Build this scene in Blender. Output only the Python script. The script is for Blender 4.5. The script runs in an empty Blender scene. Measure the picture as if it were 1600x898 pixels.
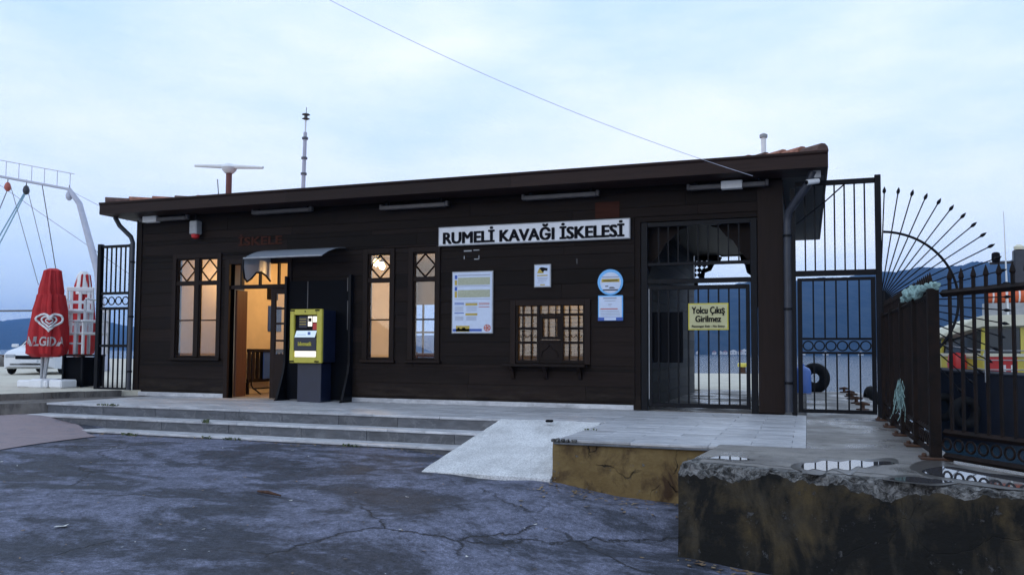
import bpy, math, random
import numpy as np
from mathutils import Vector, Matrix
random.seed(7)
R = math.radians
sc = bpy.context.scene
COL = sc.collection

# ------------------------------------------------------------------ camera
F = 1281.0; YAW = R(19.8); PITCH = R(2.83); ROLL = R(0.34); CX = 800.0; CY = 485.98
f0 = Vector((-math.sin(YAW), math.cos(YAW), 0)); r0 = Vector((math.cos(YAW), math.sin(YAW), 0)); u0 = Vector((0, 0, 1))
FW = f0*math.cos(PITCH) + u0*math.sin(PITCH)
u1 = u0*math.cos(PITCH) - f0*math.sin(PITCH)
RT = r0*math.cos(ROLL) + u1*math.sin(ROLL)
UP = u1*math.cos(ROLL) - r0*math.sin(ROLL)
EYE = Vector((0, 0, 1.0))
cd = bpy.data.cameras.new('camera'); cam = bpy.data.objects.new('camera', cd); COL.objects.link(cam)
m = Matrix.Identity(4)
for i in range(3):
    m[i][0] = RT[i]; m[i][1] = UP[i]; m[i][2] = -FW[i]; m[i][3] = EYE[i]
cam.matrix_world = m
cd.sensor_width = 36; cd.lens = F/1600*36; cd.shift_y = (CY-449)/1600; cd.clip_end = 20000; cd.clip_start = 0.05
sc.camera = cam
# ------------------------------------------------------------------ sky and sun (overcast dusk)
w = bpy.data.worlds.new('World'); sc.world = w; w.use_nodes = True
nt = w.node_tree; nt.nodes.clear()
def N(t, **k):
    n = nt.nodes.new(t)
    for a, b in k.items(): setattr(n, a, b)
    return n
out = N('ShaderNodeOutputWorld'); mixs = N('ShaderNodeMixShader'); b1 = N('ShaderNodeBackground'); b2 = N('ShaderNodeBackground')
sky = N('ShaderNodeTexSky'); sky.sky_type = 'NISHITA'; sky.sun_disc = False
SUN_EL, SUN_ROT = R(14), R(200)
sky.sun_elevation = SUN_EL; sky.sun_rotation = SUN_ROT
b1.inputs['Strength'].default_value = 0.10
nt.links.new(sky.outputs[0], b1.inputs['Color'])
tc = N('ShaderNodeTexCoord'); mp = N('ShaderNodeMapping'); mp.inputs['Scale'].default_value = (1.0, 1.0, 3.2)
nt.links.new(tc.outputs['Generated'], mp.inputs['Vector'])
no = N('ShaderNodeTexNoise'); no.inputs['Scale'].default_value = 1.7; no.inputs['Detail'].default_value = 7; no.inputs['Roughness'].default_value = 0.56
nt.links.new(mp.outputs[0], no.inputs['Vector'])
cr = N('ShaderNodeValToRGB')
cr.color_ramp.elements[0].position = 0.34; cr.color_ramp.elements[0].color = (0.60, 0.88, 1.30, 1)
cr.color_ramp.elements[1].position = 0.66; cr.color_ramp.elements[1].color = (1.10, 1.20, 1.36, 1)
nt.links.new(no.outputs['Fac'], cr.inputs['Fac'])
nt.links.new(cr.outputs['Color'], b2.inputs['Color']); b2.inputs['Strength'].default_value = 1.0
mixs.inputs['Fac'].default_value = 0.93
nt.links.new(b1.outputs[0], mixs.inputs[1]); nt.links.new(b2.outputs[0], mixs.inputs[2]); nt.links.new(mixs.outputs[0], out.inputs['Surface'])
sd = bpy.data.lights.new('sun', 'SUN'); sd.energy = 0.5; sd.angle = R(30); sd.color = (1.0, 0.95, 0.88)
so = bpy.data.objects.new('sun', sd); COL.objects.link(so)
sdir = Vector((math.sin(SUN_ROT)*math.cos(SUN_EL), math.cos(SUN_ROT)*math.cos(SUN_EL), math.sin(SUN_EL)))
so.rotation_euler = sdir.to_track_quat('Z', 'Y').to_euler()
vs = sc.view_settings; vs.view_transform = 'Standard'; vs.look = 'None'; vs.gamma = 1; vs.exposure = 0.0; vs.use_curve_mapping = False

# ------------------------------------------------------------------ pixel -> place
def ray(x, y): return FW + RT*((x-CX)/F) - UP*((y-CY)/F)
def at(x, y, ax, v):
    d = ray(x, y); return EYE + d*((v-EYE[ax])/d[ax])
W = 14.18                                              # facade plane
def fx(x, y): return at(x, y, 1, W).x
def fz(x, y): return at(x, y, 1, W).z

# ------------------------------------------------------------------ materials
def mat(name, col, rough=0.7, var=0.0, scale=4.0, bump=0.0, bscale=60.0, metal=0.0, col2=None, emit=None, estr=0.0, stretch=(1, 1, 1), spec=0.5):
    m = bpy.data.materials.new(name); m.use_nodes = True
    t = m.node_tree; p = t.nodes['Principled BSDF']
    p.inputs['Base Color'].default_value = (*col, 1); p.inputs['Roughness'].default_value = rough; p.inputs['Metallic'].default_value = metal
    p.inputs['Specular IOR Level'].default_value = spec
    if var or col2 or bump:
        c = t.nodes.new('ShaderNodeTexCoord'); mpn = t.nodes.new('ShaderNodeMapping'); mpn.inputs['Scale'].default_value = stretch
        t.links.new(c.outputs['Object'], mpn.inputs['Vector'])
    if var or col2:
        n = t.nodes.new('ShaderNodeTexNoise'); n.inputs['Scale'].default_value = scale; n.inputs['Detail'].default_value = 7; n.inputs['Roughness'].default_value = 0.62
        t.links.new(mpn.outputs[0], n.inputs['Vector'])
        r = t.nodes.new('ShaderNodeValToRGB'); r.color_ramp.elements[0].position = 0.33; r.color_ramp.elements[1].position = 0.67
        a = [max(0, k*(1-var)) for k in col]; b = col2 if col2 else [k*(1+var) for k in col]
        r.color_ramp.elements[0].color = (*a, 1); r.color_ramp.elements[1].color = (*b, 1)
        t.links.new(n.outputs['Fac'], r.inputs['Fac']); t.links.new(r.outputs['Color'], p.inputs['Base Color'])
    if bump:
        n2 = t.nodes.new('ShaderNodeTexNoise'); n2.inputs['Scale'].default_value = bscale; n2.inputs['Detail'].default_value = 4
        t.links.new(mpn.outputs[0], n2.inputs['Vector'])
        bn = t.nodes.new('ShaderNodeBump'); bn.inputs['Strength'].default_value = bump; bn.inputs['Distance'].default_value = 0.01
        t.links.new(n2.outputs['Fac'], bn.inputs['Height']); t.links.new(bn.outputs[0], p.inputs['Normal'])
    if emit:
        p.inputs['Emission Color'].default_value = (*emit, 1); p.inputs['Emission Strength'].default_value = estr
    return m
class G:                                              # small node-graph helper
    def __init__(s, name, coord='Object'):
        s.m = bpy.data.materials.new(name); s.m.use_nodes = True; s.t = s.m.node_tree; s.p = s.t.nodes['Principled BSDF']
        s.c = s.t.nodes.new('ShaderNodeTexCoord').outputs[coord]
    def n(s, ty, ins={}, **k):
        n = s.t.nodes.new(ty)
        for a, b in k.items(): setattr(n, a, b)
        for a, b in ins.items():
            if hasattr(b, 'is_linked'): s.t.links.new(b, n.inputs[a])
            else: n.inputs[a].default_value = b
        return n
    def map(s, scale): return s.n('ShaderNodeMapping', {'Vector': s.c, 'Scale': scale}).outputs[0]
    def noise(s, scale, detail=6, rough=0.6, vec=None, dist=0.0): return s.n('ShaderNodeTexNoise', {'Vector': vec or s.c, 'Scale': scale, 'Detail': detail, 'Roughness': rough, 'Distortion': dist}).outputs['Fac']
    def ramp(s, fac, stops):
        n = s.n('ShaderNodeValToRGB', {'Fac': fac}); e = n.color_ramp.elements
        while len(e) < len(stops): e.new(0.5)
        for q, (pos, c) in zip(e, stops):
            q.position = pos; q.color = (c, c, c, 1) if not hasattr(c, '__len__') else (*c, 1)
        return n.outputs['Color']
    def mix(s, fac, a, b, mode='MIX'):
        n = s.n('ShaderNodeMix', data_type='RGBA', blend_type=mode)
        for i, v in ((0, fac), (6, a), (7, b)):
            if hasattr(v, 'is_linked'): s.t.links.new(v, n.inputs[i])
            else: n.inputs[i].default_value = v if i == 0 else (*v, 1)
        return n.outputs[2]
    def math(s, op, a, b=0.0):
        n = s.n('ShaderNodeMath', operation=op)
        for i, v in ((0, a), (1, b)):
            if hasattr(v, 'is_linked'): s.t.links.new(v, n.inputs[i])
            else: n.inputs[i].default_value = v
        return n.outputs[0]
    def bump(s, h, st, dist=0.01):
        s.t.links.new(s.n('ShaderNodeBump', {'Height': h, 'Strength': st, 'Distance': dist}).outputs[0], s.p.inputs['Normal'])
    def out(s, k, v): s.t.links.new(v, s.p.inputs[k])

def mk_asphalt():
    g = G('asphalt_mat')
    big = g.noise(0.62, 12, 0.72, g.map((1.0, 1.7, 1)), 0.35)
    patch = g.ramp(big, [(0.455, 0), (0.535, 1)])
    fine = g.noise(90, 3, 0.7)
    col = g.mix(patch, (0.046, 0.052, 0.074), (0.158, 0.170, 0.240))
    mid = g.ramp(g.noise(5, 6, 0.7), [(0.32, 0.5), (0.66, 1.25)])
    col = g.mix(1.0, col, mid, 'MULTIPLY')
    col = g.mix(1.0, col, g.ramp(g.noise(22, 5, 0.7), [(0.34, 0.55), (0.62, 1.2)]), 'MULTIPLY')
    col = g.mix(1.0, col, g.ramp(fine, [(0.3, 0.45), (0.7, 1.6)]), 'MULTIPLY')
    wv = g.n('ShaderNodeMix', data_type='VECTOR'); wn = g.n('ShaderNodeTexNoise', {'Vector': g.c, 'Scale': 1.1, 'Detail': 6.0, 'Roughness': 0.65})
    wv.inputs[0].default_value = 0.42; g.t.links.new(g.c, wv.inputs[4]); g.t.links.new(wn.outputs['Color'], wv.inputs[5])
    vo = g.n('ShaderNodeTexVoronoi', {'Vector': wv.outputs[1], 'Scale': 0.95}, feature='DISTANCE_TO_EDGE').outputs['Distance']
    crack = g.ramp(vo, [(0.0, 1), (0.013, 0)])
    cm = g.ramp(g.noise(0.5, 3, 0.5), [(0.47, 0), (0.56, 1)])
    crack = g.math('MULTIPLY', crack, cm)
    col = g.mix(crack, col, (0.018, 0.018, 0.02))
    g.out('Base Color', col)
    g.out('Roughness', g.ramp(big, [(0.40, 0.64), (0.58, 0.9)]))
    g.p.inputs['Specular IOR Level'].default_value = 0.35
    h = g.math('SUBTRACT', g.math('ADD', fine, g.math('MULTIPLY', g.noise(14, 4), 0.7)), g.math('MULTIPLY', crack, 2.0))
    g.bump(h, 0.85, 0.016)
    return g.m
def mk_concrete(name, a, b, dark, wet=False):
    g = G(name)
    col = g.mix(g.ramp(g.noise(1.3, 8, 0.65), [(0.35, 0), (0.65, 1)]), a, b)
    col = g.mix(g.ramp(g.noise(4.5, 8, 0.7), [(0.52, 0), (0.72, 1)]), col, dark)
    col = g.mix(1.0, col, g.ramp(g.noise(70, 3, 0.7), [(0.3, 0.75), (0.7, 1.2)]), 'MULTIPLY')
    g.out('Base Color', col)
    if wet:
        g.out('Roughness', g.ramp(g.noise(0.9, 5, 0.55), [(0.42, 0.22), (0.58, 0.75)]))
    else: g.p.inputs['Roughness'].default_value = 0.85
    g.bump(g.math('ADD', g.noise(40, 5), g.math('MULTIPLY', g.noise(6, 4), 1.5)), 0.4, 0.012)
    return g.m
def mk_stained(name, base, b2, dark, fleck, thr=0.45, ck=1.0, sz=0.30, fl0=0.64, cm=0.52):
    g = G(name)
    col = g.mix(g.ramp(g.noise(2.2, 8, 0.68), [(0.38, 0), (0.62, 1)]), base, b2)
    st = g.ramp(g.noise(3.0, 7, 0.65, g.map((1.0, 1.0, sz)), 0.4), [(thr-0.07, 0), (thr+0.1, 1)])
    col = g.mix(st, col, dark)
    fl = g.ramp(g.noise(7.5, 8, 0.75), [(fl0, 0), (fl0+.05, 1)])
    col = g.mix(fl, col, fleck)
    wn = g.n('ShaderNodeTexNoise', {'Vector': g.c, 'Scale': 2.0, 'Detail': 6.0}); wv = g.n('ShaderNodeMix', data_type='VECTOR'); wv.inputs[0].default_value = 0.35
    g.t.links.new(g.c, wv.inputs[4]); g.t.links.new(wn.outputs['Color'], wv.inputs[5])
    vo = g.n('ShaderNodeTexVoronoi', {'Vector': wv.outputs[1], 'Scale': 2.2}, feature='DISTANCE_TO_EDGE').outputs['Distance']
    crk = g.math('MULTIPLY', g.ramp(vo, [(0.0, ck), (0.012, 0)]), g.ramp(g.noise(1.2, 2), [(cm, 0), (cm+.06, 1)]))
    col = g.mix(crk, col, (0.012, 0.011, 0.010))
    g.out('Base Color', col); g.p.inputs['Roughness'].default_value = 0.85; g.p.inputs['Specular IOR Level'].default_value = 0.2
    h = g.math('SUBTRACT', g.math('ADD', g.noise(9, 8, 0.7), g.math('MULTIPLY', fl, 0.4)), crk)
    g.bump(h, 0.7, 0.03)
    return g.m
def mk_ramp():
    g = G('rough_ramp_concrete')
    st = g.noise(55, 5, 0.75)
    col = g.mix(g.ramp(st, [(0.36, 0), (0.58, 1)]), (0.42, 0.425, 0.44), (0.80, 0.805, 0.81))
    col = g.mix(1.0, col, g.ramp(g.noise(2.2, 7, 0.68), [(0.3, 0.72), (0.62, 1.05)]), 'MULTIPLY')
    col = g.mix(g.ramp(g.noise(1.1, 6, 0.7, g.map((2.5, .8, 1))), [(0.56, 0), (0.72, 0.5)]), col, (0.26, 0.255, 0.25))
    g.out('Base Color', col); g.p.inputs['Roughness'].default_value = 0.9
    g.bump(st, 1.0, 0.012)
    return g.m
def mk_broken():
    g = G('broken_concrete')
    n = g.noise(13, 9, 0.78, None, 0.8)
    col = g.mix(g.ramp(n, [(0.44, 0), (0.60, 1)]), (0.022, 0.021, 0.020), (0.27, 0.265, 0.26))
    g.out('Base Color', col); g.p.inputs['Roughness'].default_value = 0.85
    g.bump(g.math('ADD', n, g.noise(45, 4)), 1.0, 0.03)
    return g.m
def mk_marble(name, a, b, vein):
    g = G(name)
    info = g.n('ShaderNodeObjectInfo').outputs['Random']
    vec = g.n('ShaderNodeVectorMath', {0: g.c}, operation='ADD'); cmb = g.n('ShaderNodeCombineXYZ', {'X': g.math('MULTIPLY', info, 37.0), 'Y': g.math('MULTIPLY', info, 91.0)})
    g.t.links.new(cmb.outputs[0], vec.inputs[1])
    mp = g.n('ShaderNodeMapping', {'Vector': vec.outputs[0], 'Scale': (1.0, 7.0, 4.0)}).outputs[0]
    col = g.mix(g.ramp(g.noise(2.2, 8, 0.65, mp, 0.4), [(0.36, 0), (0.64, 1)]), a, b)
    v = g.ramp(g.noise(1.6, 6, 0.6, vec.outputs[0], 1.2), [(0.48, 0), (0.505, 1), (0.53, 0)])
    col = g.mix(g.math('MULTIPLY', v, 0.2), col, vein)
    col = g.mix(1.0, col, g.ramp(info, [(0.0, 0.82), (1.0, 1.12)]), 'MULTIPLY')
    col = g.mix(g.ramp(g.noise(3.2, 7, 0.7), [(0.55, 0), (0.75, 0.6)]), col, (0.09, 0.085, 0.09))
    g.out('Base Color', col)
    g.out('Roughness', g.ramp(g.noise(2.5, 5), [(0.35, 0.32), (0.65, 0.6)]))
    g.bump(g.noise(30, 4), 0.12, 0.006)
    return g.m
def mk_wood(name, a, b, rough=0.6, axis=(0.6, 9, 9), sp=0.35):
    g = G(name)
    info = g.n('ShaderNodeObjectInfo').outputs['Random']
    vec = g.n('ShaderNodeVectorMath', {0: g.c}, operation='ADD'); cmb = g.n('ShaderNodeCombineXYZ', {'X': g.math('MULTIPLY', info, 53.0), 'Z': g.math('MULTIPLY', info, 17.0)})
    g.t.links.new(cmb.outputs[0], vec.inputs[1])
    mp = g.n('ShaderNodeMapping', {'Vector': vec.outputs[0], 'Scale': axis}).outputs[0]
    n = g.noise(3.0, 8, 0.65, mp, 0.5)
    col = g.mix(g.ramp(n, [(0.33, 0), (0.67, 1)]), a, b)
    col = g.mix(1.0, col, g.ramp(info, [(0.0, 0.62), (1.0, 1.5)]), 'MULTIPLY')
    # scuffed bare spots
    col = g.mix(g.ramp(g.noise(2.6, 9, 0.72, g.map((1, 1, 3))), [(0.68, 0), (0.76, 0.4)]), col, (0.05, 0.038, 0.030))
    if name == 'dark_brown_cladding':                  # splashed dirt and bare timber on the lowest boards
        sx = g.n('ShaderNodeSeparateXYZ', {'Vector': g.c}).outputs['Z']
        low = g.ramp(sx, [(0.10, 1), (0.55, 0)])
        col = g.mix(g.math('MULTIPLY', low, g.ramp(g.noise(3.4, 9, 0.74, g.map((.5, 1, 2.5))), [(0.44, 0), (0.68, 0.6)])), col, (0.05, 0.038, 0.028))
    g.out('Base Color', col); g.p.inputs['Roughness'].default_value = rough; g.p.inputs['Specular IOR Level'].default_value = sp
    g.bump(n, 0.25, 0.006)
    return g.m
def mk_water():
    g = G('water_mat')
    g.p.inputs['Base Color'].default_value = (0.02, 0.045, 0.07, 1); g.p.inputs['Roughness'].default_value = 0.08; g.p.inputs['IOR'].default_value = 1.33
    h = g.math('ADD', g.noise(0.55, 3, 0.5, g.map((1, 2.6, 1))), g.math('MULTIPLY', g.noise(2.6, 4, 0.55, g.map((1, 2.0, 1))), 0.35))
    g.bump(h, 0.3, 0.25)
    return g.m
def mk_hill(name, a, b):
    g = G(name)
    n = g.noise(0.022, 9, 0.72)
    col = g.mix(g.ramp(n, [(0.40, 0), (0.60, 1)]), a, b)
    col = g.mix(g.ramp(g.noise(0.006, 5, 0.6), [(0.60, 0), (0.68, 0.6)]), col, (0.07, 0.065, 0.05))
    g.out('Base Color', col); g.p.inputs['Roughness'].default_value = 0.95; g.p.inputs['Specular IOR Level'].default_value = 0.05
    g.bump(n, 1.0, 25)
    return g.m
def mk_glass(name, tint=(0.9, 0.93, 0.95), rough=0.0):
    m = bpy.data.materials.new(name); m.use_nodes = True; t = m.node_tree; t.nodes.clear()
    o = t.nodes.new('ShaderNodeOutputMaterial'); mx = t.nodes.new('ShaderNodeMixShader'); tr = t.nodes.new('ShaderNodeBsdfTransparent'); gl = t.nodes.new('ShaderNodeBsdfGlossy')
    tr.inputs[0].default_value = (*tint, 1); gl.inputs['Roughness'].default_value = rough
    fr = t.nodes.new('ShaderNodeFresnel'); fr.inputs[0].default_value = 1.45
    t.links.new(fr.outputs[0], mx.inputs[0]); t.links.new(tr.outputs[0], mx.inputs[1]); t.links.new(gl.outputs[0], mx.inputs[2]); t.links.new(mx.outputs[0], o.inputs[0])
    return m

M = dict(
    asphalt=mk_asphalt(),
    concrete=mk_concrete('weathered_concrete', (0.15, 0.14, 0.135), (0.24, 0.225, 0.21), (0.09, 0.085, 0.08), True),
    pier=mk_concrete('pier_concrete', (0.50, 0.46, 0.38), (0.62, 0.58, 0.48), (0.38, 0.34, 0.28)),
    ramp=mk_ramp(),
    pink=mk_concrete('pink_pavement', (0.23, 0.185, 0.20), (0.27, 0.215, 0.225), (0.17, 0.16, 0.19)),
    kerb=mk_stained('kerb_stone', (0.13, 0.12, 0.115), (0.20, 0.185, 0.17), (0.06, 0.055, 0.055), (0.3, 0.28, 0.26), 0.55),
    ochre=mk_stained('ochre_render', (0.15, 0.10, 0.042), (0.22, 0.155, 0.068), (0.055, 0.032, 0.018), (0.17, 0.18, 0.18), 0.55, 1.0, 0.9, 0.62, 0.44),
    block=mk_stained('mossy_concrete', (0.075, 0.055, 0.027), (0.042, 0.038, 0.031), (0.010, 0.010, 0.0095), (0.085, 0.085, 0.088), 0.45, 0.25, 0.5, 0.61),
    broken=mk_broken(),
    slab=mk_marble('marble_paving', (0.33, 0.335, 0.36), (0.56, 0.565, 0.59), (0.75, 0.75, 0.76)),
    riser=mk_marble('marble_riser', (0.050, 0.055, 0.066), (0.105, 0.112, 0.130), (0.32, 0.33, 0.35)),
    plank=mk_wood('dark_brown_cladding', (0.0065, 0.0038, 0.0030), (0.0125, 0.0074, 0.0060), 0.65, (0.6, 9, 9), 0.13),
    trim=mk_wood('dark_brown_trim', (0.0105, 0.0062, 0.0048), (0.016, 0.0092, 0.0075), 0.6, (9, 9, 0.6), 0.14),
    fascia=mk_wood('fascia_wood', (0.016, 0.0088, 0.0075), (0.024, 0.0130, 0.011), 0.55, (0.6, 9, 9), 0.15),
    redwood=mk_wood('reddish_wood', (0.045, 0.018, 0.010), (0.075, 0.032, 0.018), 0.5, (9, 9, 0.6)),
    soffit=mk_wood('soffit_boards', (0.06, 0.05, 0.048), (0.09, 0.078, 0.074)),
    faded=mk_wood('faded_red_paint', (0.034, 0.0115, 0.0075), (0.050, 0.0175, 0.011), 0.7, (0.6, 9, 9), 0.08), oxide=mat('red_oxide', (0.12, 0.03, 0.024), 0.6, 0.2, 6),
    palewood=mk_wood('pale_painted_boards', (0.085, 0.077, 0.066), (0.13, 0.12, 0.10)),
    black=mat('black_painted_steel', (0.0040, 0.0045, 0.0070), 0.45, 0.25, 9, 0.08, 120, spec=0.13),
    rustblack=mat('rusty_dark_steel', (0.005, 0.0035, 0.0033), 0.65, 0.3, 8, 0.3, 90, col2=(0.015, 0.0075, 0.0055), spec=0.16),
    rust=mat('rust', (0.06, 0.028, 0.016), 0.9, 0.4, 20, 0.6, 60),
    pipe=mat('slate_blue_pipe', (0.030, 0.033, 0.046), 0.45, 0.2, 6),
    tile=mat('clay_roof_tile', (0.30, 0.13, 0.085), 0.8, 0.35, 9, 0.3, 60),
    darktile=mat('dark_clay_cap', (0.10, 0.055, 0.045), 0.8, 0.35, 9, 0.3, 60),
    white=mat('white_paint', (0.72, 0.73, 0.75), 0.45, 0.06, 5),
    plastic=mat('white_plastic', (0.74, 0.75, 0.78), 0.4, 0.04, 5),
    grey=mat('grey_metal', (0.30, 0.31, 0.33), 0.45, 0.15, 6),
    tube=mat('grey_lamp_housing', (0.085, 0.08, 0.085), 0.5, 0.2, 6),
    signwhite=mat('sign_face', (0.66, 0.68, 0.73), 0.4, 0.05, 6),
    ink=mat('black_lettering', (0.005, 0.005, 0.008), 0.6, spec=0.08),
    cream=mat('cream_plaster', (0.62, 0.52, 0.38), 0.85, 0.06, 3, 0.1, 40),
    ceil=mat('pale_ceiling', (0.60, 0.52, 0.40), 0.85, 0.05, 3),
    ifloor=mat('terrazzo_floor', (0.30, 0.24, 0.18), 0.45, 0.15, 20),
    glass=mk_glass('window_glass'),
    awn=None,
    yellow=mat('yellow_enamel', (0.48, 0.42, 0.045), 0.4, 0.08, 6),
    navy=mat('navy_enamel', (0.006, 0.010, 0.030), 0.4, 0.15, 5),
    blue=mat('blue_print', (0.02, 0.08, 0.36), 0.5, 0.05),
    skyblue=mat('light_blue_print', (0.13, 0.42, 0.80), 0.45, 0.08, 9),
    pale=mat('pale_print', (0.52, 0.60, 0.76), 0.45, 0.05, 9),
    gold=mat('gold_print', (0.42, 0.31, 0.05), 0.5, 0.1, 12),
    greenish=mat('table_print', (0.36, 0.38, 0.28), 0.5, 0.15, 60),
    greyprint=mat('grey_print', (0.30, 0.33, 0.42), 0.5),
    redprint=mat('red_print', (0.42, 0.10, 0.07), 0.5, 0.1),
    lemon=mat('pale_yellow_sign', (0.46, 0.44, 0.24), 0.45, 0.05, 6),
    red=mat('red_canvas', (0.42, 0.012, 0.016), 0.75, 0.15, 6, 0.25, 30),
    screen=mat('lit_screen', (0.1, 0.1, 0.1), 0.3, emit=(0.62, 0.80, 1.0), estr=0.9),
    traylight=mat('lit_tray', (0.6, 0.6, 0.55), 0.4, emit=(1.0, 0.93, 0.78), estr=1.1),
    bulb=mat('lit_bulb', (1, 0.8, 0.5), 0.4, emit=(1.0, 0.62, 0.22), estr=18),
    tubelit=mat('lit_tube', (1, 0.9, 0.7), 0.4, emit=(1.0, 0.80, 0.5), estr=6),
    water=mk_water(),
    hill=mk_hill('wooded_hill', (0.010, 0.017, 0.019), (0.036, 0.044, 0.044)),
    blind=mat('brown_blind', (0.24, 0.15, 0.09), 0.7, 0.15, 8), rubber=mat('black_rubber', (0.009, 0.009, 0.010), 0.8, 0.3, 9, 0.4, 40, spec=0.15), damp=mat('damp_concrete', (0.065, 0.06, 0.057), 0.3, 0.3, 6, 0.2, 40),
    carpaint=mat('white_car_paint', (0.66, 0.68, 0.72), 0.2, 0.03, 3),
    carglass=mat('dark_car_glass', (0.02, 0.025, 0.03), 0.08),
    lens=mat('headlight_lens', (0.4, 0.42, 0.45), 0.1, metal=0.3),
    hull=mat('dark_blue_hull', (0.006, 0.008, 0.017), 0.4, 0.3, 3),
    stripe=mat('blue_stripe', (0.06, 0.14, 0.42), 0.4, 0.1),
    boatyellow=mat('boat_yellow', (0.60, 0.52, 0.09), 0.4, 0.08, 3),
    boatwhite=mat('boat_cream_white', (0.68, 0.66, 0.52), 0.4, 0.06, 3),
    boatred=mat('boat_red', (0.50, 0.02, 0.02), 0.4, 0.08, 3),
    orange=mat('orange_raft', (0.62, 0.11, 0.03), 0.5, 0.1),
    rope=mat('turquoise_rope', (0.20, 0.31, 0.30), 0.9, 0.3, 30, 0.5, 60),
    ropeblue=mat('pale_blue_rope', (0.25, 0.42, 0.55), 0.8),
    wire=mat('grey_wire', (0.10, 0.10, 0.12), 0.6),
    leaf=mat('dry_leaf', (0.20, 0.11, 0.05), 0.8, 0.4, 7, col2=(0.34, 0.26, 0.16)),
    paperbit=mat('paper_litter', (0.6, 0.6, 0.58), 0.8),
    weed=mat('weed_green', (0.085, 0.105, 0.045), 0.8, 0.4, 20),
    puddle=mat('puddle_water', (0.05, 0.05, 0.055), 0.03, spec=0.6),
    mast=mat('lavender_steel', (0.42, 0.43, 0.52), 0.5, 0.08, 4),
    shore=mat('pale_house_wall', (0.62, 0.60, 0.57), 0.8),
    roofred=mat('red_roof', (0.25, 0.09, 0.06), 0.8),
    wetmark=mat('dark_board', (0.0035, 0.004, 0.006), 0.6, spec=0.06),
)
def mk_awn():
    m = bpy.data.materials.new('smoky_polycarbonate'); m.use_nodes = True; t = m.node_tree; p = t.nodes['Principled BSDF']
    p.inputs['Base Color'].default_value = (0.30, 0.34, 0.40, 1); p.inputs['Roughness'].default_value = 0.3; p.inputs['Alpha'].default_value = 0.6
    return m
M['awn'] = mk_awn(); M['awnside'] = M['awn'].copy(); M['awnside'].node_tree.nodes['Principled BSDF'].inputs['Alpha'].default_value = 0.8; M['awnside'].node_tree.nodes['Principled BSDF'].inputs['Base Color'].default_value = (0.42, 0.45, 0.50, 1)

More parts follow.
